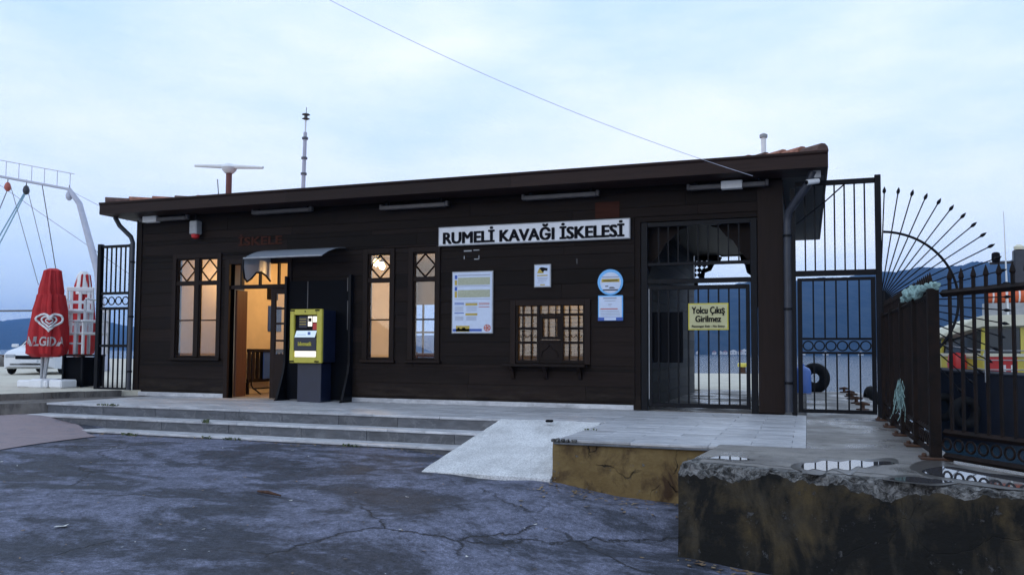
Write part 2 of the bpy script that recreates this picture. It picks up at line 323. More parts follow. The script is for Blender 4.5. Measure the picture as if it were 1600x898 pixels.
# ------------------------------------------------------------------ mesh helpers
def wloc(o):
    v = Vector((0, 0, 0))
    while o is not None: v = v + o.location; o = o.parent
    return v
class MB:
    def __init__(s): s.v = []; s.f = []
    def add(s, vs, fs):
        o = len(s.v); s.v += [tuple(p) for p in vs]; s.f += [tuple(i+o for i in f) for f in fs]; return s
    def box(s, x0, x1, y0, y1, z0, z1, b=0.0):
        if x0 > x1: x0, x1 = x1, x0
        if y0 > y1: y0, y1 = y1, y0
        if z0 > z1: z0, z1 = z1, z0
        b = min(b, (x1-x0)*.3, (y1-y0)*.3, (z1-z0)*.3)
        if b <= 0:
            vs = [(x, y, z) for z in (z0, z1) for y in (y0, y1) for x in (x0, x1)]
            return s.add(vs, [(0, 2, 3, 1), (4, 5, 7, 6), (0, 1, 5, 4), (2, 6, 7, 3), (0, 4, 6, 2), (1, 3, 7, 5)])
        vs = []; idx = {}
        for cx in (0, 1):
            for cy in (0, 1):
                for cz in (0, 1):
                    X = (x0, x1)[cx]; Y = (y0, y1)[cy]; Z = (z0, z1)[cz]
                    ix = b if cx == 0 else -b; iy = b if cy == 0 else -b; iz = b if cz == 0 else -b
                    for a, p in (('x', (X, Y+iy, Z+iz)), ('y', (X+ix, Y, Z+iz)), ('z', (X+ix, Y+iy, Z))):
                        idx[(cx, cy, cz, a)] = len(vs); vs.append(p)
        fs = []
        for c in (0, 1):
            fs.append([idx[(c, a, d, 'x')] for a, d in ((0, 0), (0, 1), (1, 1), (1, 0))])
            fs.append([idx[(a, c, d, 'y')] for a, d in ((0, 0), (1, 0), (1, 1), (0, 1))])
            fs.append([idx[(a, d, c, 'z')] for a, d in ((0, 0), (0, 1), (1, 1), (1, 0))])
        for a in (0, 1):
            for d in (0, 1):
                fs.append([idx[(0, a, d, 'y')], idx[(1, a, d, 'y')], idx[(1, a, d, 'z')], idx[(0, a, d, 'z')]])
                fs.append([idx[(a, 0, d, 'x')], idx[(a, 1, d, 'x')], idx[(a, 1, d, 'z')], idx[(a, 0, d, 'z')]])
                fs.append([idx[(a, d, 0, 'x')], idx[(a, d, 1, 'x')], idx[(a, d, 1, 'y')], idx[(a, d, 0, 'y')]])
        for cx in (0, 1):
            for cy in (0, 1):
                for cz in (0, 1): fs.append([idx[(cx, cy, cz, a)] for a in 'xyz'])
        return s.add(vs, fs)
    def tube(s, pts, r, n=8, caps=True):
        pts = [Vector(p) for p in pts]; L = len(pts); rr = r if hasattr(r, '__len__') else [r]*L
        rings = []; prev = None
        for i, p in enumerate(pts):
            d = (pts[min(i+1, L-1)]-pts[max(i-1, 0)])
            d = d.normalized() if d.length > 1e-9 else Vector((0, 0, 1))
            if prev is None:
                a = d.cross(Vector((0, 0, 1)))
                if a.length < 1e-3: a = d.cross(Vector((1, 0, 0)))
            else:
                a = prev - d*prev.dot(d)
            a.normalize(); prev = a; b = d.cross(a)
            rings.append([p+(a*math.cos(2*math.pi*k/n)+b*math.sin(2*math.pi*k/n))*rr[i] for k in range(n)])
        vs = [q for g in rings for q in g]; fs = []
        for i in range(L-1):
            for k in range(n): fs.append((i*n+k, i*n+(k+1) % n, (i+1)*n+(k+1) % n, (i+1)*n+k))
        if caps: fs += [tuple(reversed(range(n))), tuple(range((L-1)*n, L*n))]
        return s.add(vs, fs)
    def bar(s, a, b, wx, wy=None):                      # square bar between two points
        return s.tube([a, b], (wx/2)*1.414, 4)
    def lathe(s, prof, c, n=20, fn=None):
        vs = []; fs = []; L = len(prof)
        for i, (r, z) in enumerate(prof):
            for k in range(n):
                t = 2*math.pi*k/n; q = r*(fn(t, i) if fn else 1)
                vs.append((c[0]+q*math.cos(t), c[1]+q*math.sin(t), c[2]+z))
        for i in range(L-1):
            for k in range(n): fs.append((i*n+k, i*n+(k+1) % n, (i+1)*n+(k+1) % n, (i+1)*n+k))
        fs += [tuple(reversed(range(n))), tuple(range((L-1)*n, L*n))]
        return s.add(vs, fs)
    def prism(s, poly, ax, a, b):                       # 2D outline extruded along axis ax from a to b
        n = len(poly)
        def P(p, h): return (h, p[0], p[1]) if ax == 0 else ((p[0], h, p[1]) if ax == 1 else (p[0], p[1], h))
        vs = [P(p, a) for p in poly]+[P(p, b) for p in poly]
        fs = [tuple(range(n)), tuple(range(2*n-1, n-1, -1))]+[(i, (i+1) % n, n+(i+1) % n, n+i) for i in range(n)]
        return s.add(vs, fs)
    def torus(s, c, Rr, r, nrm, n=20, k=8):
        nrm = Vector(nrm).normalized(); a = nrm.orthogonal().normalized(); b = nrm.cross(a); c = Vector(c); vs = []; fs = []
        for i in range(n):
            t = 2*math.pi*i/n; e = a*math.cos(t)+b*math.sin(t)
            for j in range(k):
                q = 2*math.pi*j/k; vs.append(c+e*(Rr+r*math.cos(q))+nrm*(r*math.sin(q)))
        for i in range(n):
            for j in range(k): fs.append((i*k+j, ((i+1) % n)*k+j, ((i+1) % n)*k+(j+1) % k, i*k+(j+1) % k))
        return s.add(vs, fs)
    def build(s, name, mt, parent=None, smooth=False, origin=None):
        me = bpy.data.meshes.new(name); o = bpy.data.objects.new(name, me); COL.objects.link(o)
        base = wloc(parent) if parent else Vector((0, 0, 0))
        org = Vector(origin) if origin is not None else base
        me.from_pydata([tuple(Vector(v)-org) for v in s.v], [], s.f)
        if parent: o.parent = parent
        o.location = org-base
        me.materials.append(M[mt] if isinstance(mt, str) else mt)
        import bmesh
        bm = bmesh.new(); bm.from_mesh(me); bmesh.ops.recalc_face_normals(bm, faces=bm.faces); bm.to_mesh(me); bm.free()
        if smooth:
            for p in me.polygons: p.use_smooth = True
            try: me.set_sharp_from_angle(angle=R(40))
            except Exception: pass
        return o
def tag(o, label, cat, group=None):
    o['label'] = label; o['category'] = cat
    if group: o['group'] = group
    return o
def thing(name, loc, label, cat, group=None):
    o = bpy.data.objects.new(name, None); COL.objects.link(o); o.location = loc; o.empty_display_size = 0.1
    return tag(o, label, cat, group)
def struct(o): o['kind'] = 'structure'; return o
def box(name, b, mt, parent=None, bev=0.0): return MB().box(*b, bev).build(name, mt, parent)
def copy_piece(o, loc, parent):
    c = o.copy(); COL.objects.link(c); c.parent = parent; c.location = loc; return c
def textmesh(s, size, bold=0.0, depth=0.004, width=None, align='CENTER'):
    cu = bpy.data.curves.new('t', 'FONT'); cu.body = s; cu.size = size; cu.extrude = depth/2; cu.offset = bold; cu.align_x = align; cu.align_y = 'CENTER'; cu.resolution_u = 3
    o = bpy.data.objects.new('t', cu); COL.objects.link(o); bpy.context.view_layer.update()
    me = bpy.data.meshes.new_from_object(o.evaluated_get(bpy.context.evaluated_depsgraph_get()))
    bpy.data.objects.remove(o); bpy.data.curves.remove(cu)
    vs = [Vector(v.co) for v in me.vertices]; fs = [tuple(p.vertices) for p in me.polygons]; bpy.data.meshes.remove(me)
    if vs:
        x0 = min(v.x for v in vs); x1 = max(v.x for v in vs); y0 = min(v.y for v in vs); y1 = max(v.y for v in vs)
        k = width/(x1-x0) if width else 1
        vs = [Vector(((v.x-(x0+x1)/2)*k, v.y-(y0+y1)/2, v.z)) for v in vs]
    return vs, fs, (y1-y0)
def wall_text(s, xc, y, zc, width, height, mt, parent, bold=0.0, depth=0.004, name='lettering', heavy=0.0):
    vs, fs, h = textmesh(s, 1.0, bold, depth, 1.0)
    k = height/h; mb = MB()
    for i, (dx, dz) in enumerate([(0, 0)]+([(-1, 0), (1, 0), (-.5, 0), (.5, 0), (-.7, .45), (.7, .45), (-.7, -.45), (.7, -.45)] if heavy else [])):
        mb.add([(xc+v.x*width+dx*heavy, y-v.z*.2-i*.0011, zc+v.y*k+dz*heavy) for v in vs], fs)
    return mb.build(name, mt, parent)

# ================================================================== TERRAIN
CP = [(-30, 10, -.15), (-20, 4, -.2), (-16, 10, -.16), (-13.2, 11, -.20), (-11.3, 10.6, -.42), (-12.0, 10.9, -.33), (-10.2, 10.5, -.42), (-9, 10.4, -.40), (-6.3, 10.4, -.41), (-4.4, 9.05, -.455), (-2.8, 9.04, -.465),
      (-2.48, 9.06, -.545), (-2.04, 9.06, -.60), (-1.33, 9.06, -.635), (-1.1, 7.63, -.845), (-.34, 7.4, -.87), (.3, 7.2, -.885), (1.5, 6.6, -.93), (4, 5, -1.0), (-1.6, 6.5, -.86),
      (-2, 5.3, -.85), (0, 3, -.98), (-4, 7.5, -.55), (-7, 7.5, -.50), (-5, 4, -.66), (-10, 5, -.45), (-8, 2, -.55), (0, -3, -1.0), (-8, -10, -.8), (4, -10, -1.05), (-12.3, 9.6, -.37), (14, 0, -1.05), (-30, -10, -.4)]
CPA = np.array(CP)
def gz(x, y):
    d = np.hypot(CPA[:, 0]-x, CPA[:, 1]-y)+1e-4; wt = 1/d**3.0
    return float((wt*CPA[:, 2]).sum()/wt.sum())
def sheet(name, xs, ys, fn, mt, keep=None):
    mb = MB(); nx = len(xs); vs = [(x, y, fn(x, y)) for y in ys for x in xs]; fs = []
    for j in range(len(ys)-1):
        for i in range(nx-1): fs.append((j*nx+i, j*nx+i+1, (j+1)*nx+i+1, (j+1)*nx+i))
    return mb.add(vs, fs).build(name, mt, None, True)
def lin(a, b, n): return [a+(b-a)*i/(n-1) for i in range(n)]
xs = [-400, -120, -60, -40]+lin(-30, 5, 106)+[8, 14]
ys = [-300, -80, -30, -15, -8]+lin(-3, 11.9, 76)
struct(sheet('asphalt_ground', xs, ys, gz, 'asphalt'))
WZ = -1.3
wsh = MB().add([(-9000, 8, WZ), (9000, 8, WZ), (9000, 9000, WZ), (-9000, 9000, WZ)], [(0, 1, 2, 3)]); wsh.add([(1, -300, WZ), (9000, -300, WZ), (9000, 8, WZ), (1, 8, WZ)], [(0, 1, 2, 3)])
struct(wsh.build('water', 'water'))
# quay: fill under the platform, walkway, pier
q = MB()
q.box(-13.35, -0.03, 11.60, 23.0, -2.6, -0.03); q.box(-2.70, -0.03, 9.11, 11.60, -2.6, -0.03)
struct(q.build('platform_base', 'kerb'))
struct(MB().prism([(-0.02, 9.25), (-0.02, 23.1), (0.9, 23.3), (1.28, 23.2), (1.32, 8.9), (2.75, 6.75), (1.6, 7.06), (-0.95, 7.78), (-0.92, 9.25)], 2, -2.6, 0.0).build('concrete_walkway', 'concrete'))
struct(MB().prism([(-9.5, 23.0), (-1.0, 23.0), (-1.35, 42.5), (-9.5, 39.5)], 2, -2.6, 0.0).build('pier', 'pier'))
# land beside the building
struct(MB().prism([(-13.36, 14.6), (-13.36, 23), (-18, 30), (-24, 60), (-300, 70), (-300, 4), (-17.2, 4), (-14.85, 11.7), (-14.05, 13.9)], 2, -2.6, 0.115).build('cafe_terrace', 'pier'))
struct(MB().prism([(-13.36, 11.55), (-13.36, 14.6), (-14.05, 13.9), (-14.85, 11.75), (-15.4, 10.2), (-14.2, 10.5)], 2, -1.0, -0.004).build('side_pavement', 'kerb'))

# kerb along the terrace
kb = thing('terrace_kerb', (-14.8, 11.7, 0), 'low stained concrete kerb edging the cafe terrace beside the building', 'kerb')
A = Vector((-17.2, 4, 0)); B = Vector((-14.85, 11.7, 0)); C2 = Vector((-14.05, 13.9, 0))
def kerbrun(a, b, n):
    d = (b-a)/n; nr = Vector((d.y, -d.x, 0)).normalized()
    for i in range(n):
        p = a+d*i+d*0.006; e = a+d*(i+1)-d*0.006; h = 0.125+random.uniform(-.006, .006)
        pl = [p, e, e+nr*0.14, p+nr*0.14]
        MB().prism([(t.x, t.y) for t in pl], 2, -.6, h).build('kerb_stone', 'kerb', kb)
kerbrun(A, B, 8); kerbrun(B, C2, 3)
# pink pavement tongue at the foot of the steps
pp = []
for x, y in [(0, 645), (60, 646), (84, 646.5), (110, 655), (152, 668.5), (128, 671), (60, 680), (0, 688)]:
    p = at(x, y, 2, -.27); pp.append((p.x, p.y))
pp += [(-19, 7.2), (-19, 9.8)]
cx_ = sum(p[0] for p in pp)/len(pp); cy_ = sum(p[1] for p in pp)/len(pp)
mb = MB(); rings = [1.0, .75, .5, .25]; n = len(pp); vs = []
dense = []
for i in range(n):
    a, b = pp[i], pp[(i+1) % n]
    for k in range(6): dense.append((a[0]+(b[0]-a[0])*k/6, a[1]+(b[1]-a[1])*k/6))
n = len(dense)
for s_ in rings:
    for x, y in dense: vs.append((cx_+(x-cx_)*s_, cy_+(y-cy_)*s_, gz(cx_+(x-cx_)*s_, cy_+(y-cy_)*s_)+.012))
vs.append((cx_, cy_, gz(cx_, cy_)+.012)); fs = []
for j in range(3):
    for i in range(n): fs.append((j*n+i, j*n+(i+1) % n, (j+1)*n+(i+1) % n, (j+1)*n+i))
for i in range(n): fs.append((3*n+i, 3*n+(i+1) % n, 4*n))
struct(mb.add(vs, fs).build('pink_pavement', 'pink', None, True))

# hills across the strait
def hill(name, pix, dist, zb, mt, rough=10, seed=1, extra=0):
    rnd = random.Random(seed); mb = MB(); vs = []; fs = []
    prof = []
    for (x, y), (x2, y2) in zip(pix, pix[1:]):
        for k in range(16): prof.append((x+(x2-x)*k/16, y+(y2-y)*k/16))
    prof.append(pix[-1]); K = 9; nn = len(prof)
    ph = [rnd.uniform(0, 6.28) for _ in range(8)]
    for j in range(K):
        t = j/(K-1)
        for i, (x, y) in enumerate(prof):
            d = ray(x, 549); d = Vector((d.x, d.y, 0)); dep = dist*(1+0.45*t); p = EYE+d*dep
            dr = ray(x, y); top = 1.0+dr.z/ (Vector((dr.x, dr.y, 0)).length)*(Vector((d.x, d.y, 0))*dist*1.45).length
            nz = sum(math.sin(i*(.13+.17*q)+ph[q]+j*(.9+.3*q))/(1+q*.6) for q in range(6))
            h = zb+(top-zb)*math.sin(t*math.pi/2)**0.9+nz*rough*0.12*(0.3 if j in (0, ) else 1)*(t if t < 1 else .5)+rnd.uniform(-1, 1)*rough*.06*t
            vs.append((p.x, p.y, h if j else zb))
    for j in range(K-1):
        for i in range(nn-1): fs.append((j*nn+i, j*nn+i+1, (j+1)*nn+i+1, (j+1)*nn+i))
    return struct(mb.add(vs, fs).build(name, mt, None, True))
hill('wooded_hill', [(900, 470), (1020, 462), (1100, 452), (1180, 444), (1250, 438), (1320, 434), (1380, 430), (1440, 421), (1500, 416), (1560, 412), (1640, 408), (1760, 412), (1950, 430), (2300, 470)], 1500, WZ, 'hill', 30, 3)
hill('distant_hill', [(-420, 482), (-300, 486), (-200, 490), (-80, 494), (0, 501), (60, 498), (130, 500), (220, 512), (400, 520), (700, 528), (1000, 530)], 2800, WZ, 'hill', 40, 9)
# haze
hz = MB().box(-4600, 4600, -400, 4700, -3.2, 270).build('haze', 'white')
hz['kind'] = 'stuff'
hm = bpy.data.materials.new('haze_air'); hm.use_nodes = True; t = hm.node_tree; t.nodes.clear()
o_ = t.nodes.new('ShaderNodeOutputMaterial'); pv = t.nodes.new('ShaderNodeVolumePrincipled'); pv.inputs['Color'].default_value = (0.22, 0.48, 1.0, 1); pv.inputs['Density'].default_value = 0.00018; pv.inputs['Anisotropy'].default_value = 0.0
t.links.new(pv.outputs[0], o_.inputs['Volume']); hz.data.materials.clear(); hz.data.materials.append(hm)

#@@PLATFORM
# ================================================================== PLATFORM, STEPS, RAMP
pt = thing('terminal_platform', (-7, 11.6, 0), 'grey marble paved platform in front of the brown terminal', 'platform')
SL = 0.85; SW = 0.325
protos = {}
def slab(x0, x1, y0, y1, parent, mt='slab', th=0.03, z=0.0, name='paving_slab'):
    key = (round(x1-x0, 3), round(y1-y0, 3), mt, th)
    dz = random.uniform(-.0015, .0015)
    if key in protos: return copy_piece(protos[key], Vector((x0, y0, z+dz))-wloc(parent), parent)
    g = .003
    o = MB().box(x0+g, x1-g, y0+g, y1-g, z-th, z, .003).build(name, mt, parent, False, (x0, y0, z)); protos[key] = o; return o
y = 11.56; row = 0
while y < 14.15:
    y1 = min(y+SW, 14.19); x = -13.35-(SL*.5 if row % 2 else 0)
    while x < -0.03:
        xa = max(x, -13.35); xb = min(x+SL, -0.02)
        if xb-xa > .02: slab(xa, xb, y, y1, pt)
        x += SL
    y = y1; row += 1
y = 9.10
while y < 11.55:
    y1 = min(y+SW, 11.56); x = -2.72-(SL*.5 if row % 2 else 0)
    while x < -0.03:
        xa = max(x, -2.72); xb = min(x+SL, -0.02)
        if xb-xa > .02: slab(xa, xb, y, y1, pt)
        x += SL
    y = y1; row += 1
# steps
st = thing('entrance_steps', (-8, 11.2, -.4), 'three broad grey marble steps leading up to the platform', 'steps')
def treads(yf, yb, z, x0, x1):
    x = x0; k = 0
    while x < x1-.05:
        L = random.uniform(1.15, 1.75); xb = min(x+L, x1)
        if x1-xb < .4: xb = x1
        MB().box(x+.003, xb-.003, yf, yb, z-.035, z, .006).build('tread_slab', 'slab', st); x = xb
def risers(yf, z0, z1, x0, x1):
    x = x0
    while x < x1-.05:
        L = random.uniform(.95, 1.5); xb = min(x+L, x1)
        if x1-xb < .4: xb = x1
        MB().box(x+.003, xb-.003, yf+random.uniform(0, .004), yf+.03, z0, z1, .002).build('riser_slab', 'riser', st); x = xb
XR = -4.30
treads(11.50, 11.56, 0.0, -13.35, -2.75)
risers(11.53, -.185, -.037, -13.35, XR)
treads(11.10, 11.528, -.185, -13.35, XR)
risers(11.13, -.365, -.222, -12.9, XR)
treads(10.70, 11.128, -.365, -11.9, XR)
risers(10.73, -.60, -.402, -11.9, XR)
MB().box(-13.34, XR, 11.16, 11.6, -1.2, -.222).box(-12.9, XR, 10.77, 11.16, -1.2, -.402).build('step_core', 'kerb', st)
# ramp
rp = thing('access_ramp', (-3.5, 10, -.45), 'pale rough concrete wheelchair ramp rising from asphalt to platform', 'ramp')
mb = MB(); xa, xb = -4.30, -2.78; vs = []; fs = []; n = 24; mcol = 16
for j in range(n+1):
    t = j/n; yy = 9.04+(11.50-9.04)*t
    for i in range(mcol+1):
        s = i/mcol; x = xa-.10*(1-t)+(xb-xa+.10*(1-t))*s
        z = -.435+(.437)*t+random.uniform(-.003, .003)
        if j == 0: z = -.447
        vs.append((x, yy+(random.uniform(-.012, .012) if j == 0 else 0), z))
top = len(vs)
for j in range(n):
    for i in range(mcol): a = j*(mcol+1)+i; fs.append((a, a+1, a+mcol+2, a+mcol+1))
def skirt(ids):
    k = len(vs)
    for i in ids: vs.append((vs[i][0], vs[i][1], -1.0))
    for q in range(len(ids)-1): fs.append((ids[q], ids[q+1], k+q+1, k+q))
skirt([j*(mcol+1) for j in range(n+1)]); skirt([i for i in range(mcol+1)]); skirt([j*(mcol+1)+mcol for j in range(n+1)])
mb.add(vs, fs).build('ramp_slab', 'ramp', rp, True)
# ochre retaining wall
ow = thing('ochre_retaining_wall', (-2, 9.06, -.6), 'cracked ochre rendered retaining wall below the marble platform', 'retaining wall')
mb = MB(); vs = []; fs = []; nx, nz = 40, 12
for j in range(nz+1):
    for i in range(nx+1):
        s = i/nx; x = -2.77+s*1.85; z = -.9+(.87)*j/nz
        yy = 9.075+math.sin(x*5)*.006+random.uniform(-.005, .005)+(0.03 if (i == 0 and j > 2) else 0)
        if j == nz: yy += .02
        vs.append((x, yy, z))
for j in range(nz):
    for i in range(nx): a = j*(nx+1)+i; fs.append((a, a+1, a+nx+2, a+nx+1))
k = len(vs)
for i in range(nx+1): vs.append((vs[nz*(nx+1)+i][0], 9.4, -.03))
for i in range(nx): fs.append((nz*(nx+1)+i, nz*(nx+1)+i+1, k+i+1, k+i))
k2 = len(vs)
for j in range(nz+1): vs.append((-2.77, 11.5, -.9+.87*j/nz))
for j in range(nz): fs.append((j*(nx+1), (j+1)*(nx+1), k2+j+1, k2+j))
mb.add(vs, fs).build('render_face', 'ochre', ow, True)
MB().box(-2.74, -.98, 9.035, 9.10, -.05, -.031, .004).build('edge_strip', 'riser', ow)
for i in range(5):
    x = -2.78+i*.06; MB().box(x, x+random.uniform(.03, .07), 9.04+random.uniform(0, .03), 9.12, -.028, random.uniform(.0, .02), .008).build('loose_chip', 'broken', ow)
# mossy concrete block
bk = thing('mossy_concrete_block', (0, 7.4, -.8), 'stained mossy concrete quay block with broken upper edge', 'concrete block')
P0 = Vector((-1.12, 7.62, 0)); P1 = Vector((3.2, 6.38, 0)); dv = P1-P0; nb = 150
rnd = random.Random(4)
def wob(i, a, b): return sum(math.sin(i*f_*a+p_)*w_ for f_, p_, w_ in ((.11, .3, .5), (.27, 1.7, .3), (.61, 2.2, .2)))*b
rows = []
for i in range(nb+1):
    s = i/nb; p = P0+dv*s; nrm = Vector((dv.y, -dv.x, 0)).normalized()   # towards the camera side
    if nrm.y > 0: nrm = -nrm
    brk = max(.02, .085+wob(i, 1.2, .075)+rnd.uniform(-.014, .014)); inn = max(.03, .10+wob(i+40, 1.5, .05)+rnd.uniform(-.015, .015))
    if s > .62: brk *= .6; inn *= .6
    g = gz(p.x, p.y)
    col = [p-nrm*(inn+.25)+Vector((0, 0, 0.0)), p-nrm*inn+Vector((0, 0, -.004+rnd.uniform(-.004, .004)))]
    for k in range(1, 5):
        u = k/5; col.append(p-nrm*(inn*(1-u)**1.5+rnd.uniform(-.024, .024))+Vector((0, 0, -brk*u**1.2+rnd.uniform(-.02, .016))))
    col.append(p+nrm*.004+Vector((0, 0, -brk)))
    for k in range(1, 9):
        u = k/8; col.append(p+nrm*(.0+rnd.uniform(-.004, .004)+.02*u)+Vector((0, 0, -brk+(-1.25+brk)*u)))
    rows.append(col)
L = len(rows[0])
# left flank: wrap round the corner
flank = []
for k in range(10):
    t = k/9; p = P0.lerp(Vector((-.98, 9.2, 0)), t); brk = .05+rnd.uniform(0, .04)
    nrm = Vector((-1, 0, 0)); col = [p+Vector((.30, .05, 0)), p+Vector((.07, .03, -.006))]
    for q in range(1, 5):
        u = q/5; col.append(p+Vector((.07*(1-u)+rnd.uniform(-.012, .012), rnd.uniform(-.01, .01), -brk*u)))
    col.append(p+Vector((0, 0, -brk)))
    for q in range(1, 9): u = q/8; col.append(p+Vector((rnd.uniform(-.006, .006), 0, -brk+(-1.25+brk)*u)))
    flank.append(col)
allr = list(reversed(flank[1:]))+rows
up = MB(); lo = MB()
vs = [c[j] for c in allr for j in range(7)]; up.add(vs, [(i*7+j, (i+1)*7+j, (i+1)*7+j+1, i*7+j+1) for i in range(len(allr)-1) for j in range(6)])
vs = [c[j] for c in allr for j in range(6, L)]; h = L-6; lo.add(vs, [(i*h+j, (i+1)*h+j, (i+1)*h+j+1, i*h+j+1) for i in range(len(allr)-1) for j in range(h-1)])
up.build('broken_edge', 'broken', bk); lo.build('stained_face', 'block', bk, True)
# concrete top between the block edge and the paving
vs = [c[0] for c in rows if c[0].x < 1.2]; n = len(vs)
vs += [Vector((max(v.x, -.9+i*.0005), 9.26, 0)) for i, v in enumerate(vs)]
MB().add([v+Vector((0, 0, .003)) for v in vs], [(i, i+1, n+i+1, n+i) for i in range(n-1)]).build('top_face', 'concrete', bk)
# puddles
def puddle(px, label):
    mb = MB(); pts = [at(x, y, 2, .007) for x, y in px]; n = len(pts); dense = []
    for i in range(n):
        a = pts[i-1]; b = pts[i]; c = pts[(i+1) % n]; d = pts[(i+2) % n]
        for k in range(6):
            t = k/6; q = 0.5*((2*b)+(c-a)*t+(2*a-5*b+4*c-d)*t*t+(3*b-a-3*c+d)*t**3); dense.append(q)
    mb.add(dense, [tuple(range(len(dense)))])
    o = mb.build('puddle', 'puddle')
    cen = sum((Vector(v) for v in mb.v), Vector())/len(mb.v); rr_ = random.Random(len(mb.v))
    dm = [cen+Vector(((v[0]-cen.x)*(1.18+.10*math.sin(i*.5)), (v[1]-cen.y)*(1.5+.35*math.sin(i*.37)), -.0025)) for i, v in enumerate(mb.v)]
    MB().add(dm, [tuple(range(len(dm)))]).build('wet_margin', 'damp', o); tag(o, label, 'puddle', 'rain puddles on the quay'); return o
puddle([(1252, 728), (1258, 723), (1275, 722), (1288, 719), (1312, 721), (1335, 718), (1358, 721), (1385, 720), (1398, 724), (1370, 726), (1352, 730), (1340, 728), (1326, 734), (1305, 731), (1290, 735), (1272, 732), (1260, 734)], 'long bright rain puddle on the concrete quay top in front of the tall gate')
puddle([(1110, 715), (1125, 712), (1150, 713), (1172, 717), (1150, 718), (1125, 716)], 'thin small puddle on concrete beside the marble paving corner')
puddle([(1440, 735), (1480, 728), (1540, 738), (1590, 744), (1640, 754), (1600, 762), (1530, 752), (1470, 744)], 'shallow puddle spreading under the rusty fence panel')
puddle([(1390, 748), (1420, 744), (1460, 748), (1490, 752), (1450, 754)], 'small puddle near the broken edge of the mossy block')
# ================================================================== TERMINAL BUILDING
XL, XRT = -13.92, -0.37; YB = 21.6; H = 3.86; PX = -2.73; PXR = -0.76
bd = thing('ferry_terminal', (-7, 17.5, 0), 'long low dark brown timber ferry terminal building with overhanging roof', 'building')
win1 = (fx(275, 480), fx(339, 480), 0.85, 2.96)
win2 = (-8.12, -7.63, .85, 2.90); win3 = (-7.13, -6.66, .85, 2.90)
door = (-11.42, -9.98, 0.0, 2.80); booth = (-5.03, -3.72, .80, 1.84); gate = (PX, PXR, 0.0, 3.28)
OPEN = [win1, win2, win3, door, booth, gate]
# structural wall behind the boards
def cells(xs, zs, inside):
    out = []
    for za, zb in zip(zs, zs[1:]):
        run = None
        for xa, xb in zip(xs, xs[1:]):
            solid = not inside((xa+xb)/2, (za+zb)/2)
            if solid: run = (run[0], xb) if run else (xa, xb)
            elif run: out.append((*run, za, zb)); run = None
        if run: out.append((*run, za, zb))
    return out
def isopen(x, z): return any(a < x < b and c < z < d for a, b, c, d in OPEN)
xs = sorted({XL, XRT} | {v for o in OPEN for v in o[:2]}); zs = sorted({0.0, H} | {v for o in OPEN for v in o[2:]})
mb = MB()
for a, b, c, d in cells(xs, zs, isopen): mb.box(a, b, W+.028, W+.16, c, d)
mb.build('front_wall', 'plank', bd)
# horizontal cladding boards
ph = 0.262; z = 0.13; r = 0
TR = [(o[0]-.10, o[1]+.10, o[2]-.09, o[3]+.09) for o in (win1, win2, win3)]+[(door[0]-.10, door[1]+.1, -1, door[3]+.1), (booth[0]-.1, booth[1]+.1, booth[2]-.1, booth[3]+.1), (gate[0]-.10, gate[1]+.0, -1, gate[3]+.09)]
def boards(z0, z1, y0):
    zm0, zm1 = z0, z1
    # split rows at trim edges
    cuts = sorted({zm0, zm1} | {v for t_ in TR for v in t_[2:] if zm0+.01 < v < zm1-.01})
    for ca, cb in zip(cuts, cuts[1:]):
        segs = [(XL, XRT)]
        for t_ in TR:
            if t_[2] < (ca+cb)/2 < t_[3]:
                ns = []
                for a, b in segs:
                    if t_[0] > a: ns.append((a, min(b, t_[0])))
                    if t_[1] < b: ns.append((max(a, t_[1]), b))
                segs = [s for s in ns if s[1]-s[0] > .02]
        for a, b in segs:
            x = a
            while x < b-.01:
                L = random.uniform(2.2, 4.2); e = b if b-(x+L) < .8 else x+L
                dy = random.uniform(-.003, .003)
                pb = MB()
                y_ = W+dy
                pb.add([(x+.002, y_+.007, cb-.002), (e-.002, y_+.007, cb-.002), (e-.002, y_, ca+.003), (x+.002, y_, ca+.003), (x+.002, W+.03, cb-.002), (e-.002, W+.03, cb-.002), (e-.002, W+.03, ca+.003), (x+.002, W+.03, ca+.003)],
                       [(0, 3, 2, 1), (4, 5, 6, 7), (0, 1, 5, 4), (3, 7, 6, 2), (0, 4, 7, 3), (1, 2, 6, 5)])
                pb.build('cladding_board', 'plank', bd); x = e
while z < H-.02:
    boards(z, min(z+ph, H), W); z += ph
MB().box(XL-.005, door[0]-.1, W-.012, W+.03, .0, .085, .004).box(door[1]+.1, gate[0]-.12, W-.012, W+.03, 0, .085, .004).build('marble_skirting', 'slab', bd)
# corner boards and pillar
MB().box(XL-.02, XL+.13, W-.02, W+.03, .09, H, .004).build('corner_board', 'trim', bd)
MB().box(PXR, XRT+.02, W-.02, W+.03, 0.02, H, .004).build('gate_pillar_board', 'trim', bd)
# other walls
MB().box(XL, XL+.15, W+.16, YB, 0, H).build('side_wall', 'plank', bd); MB().box(XL+.152, XL+.17, W+.165, YB-.16, .013, 3.3).build('side_wall_lining', 'cream', bd)
MB().box(XRT-.14, XRT, W+.16, YB, 0, H).build('side_wall', 'plank', bd)
bw = MB(); bw.box(XL+.15, -11.0, YB-.15, YB, 0, H).box(-11.0, -10.0, YB-.15, YB, 0, .75).box(-11.0, -10.0, YB-.15, YB, 2.35, H).box(-10.0, -9.2, YB-.15, YB, 0, H).box(-9.2, -2.9, YB-.15, YB, 0, H); bw.build('back_wall', 'cream', bd)
pw = MB().box(PX-.17, PX-.02, W+.16, YB-.15, 0, H).build('passage_wall', 'palewood', bd)
z = .0
while z < H-.05:
    MB().box(PX-.02, PX+.003, W+.17, YB-.16, z+.004, min(z+.22, H)-.004).build('passage_board', 'palewood', bd); z += .22
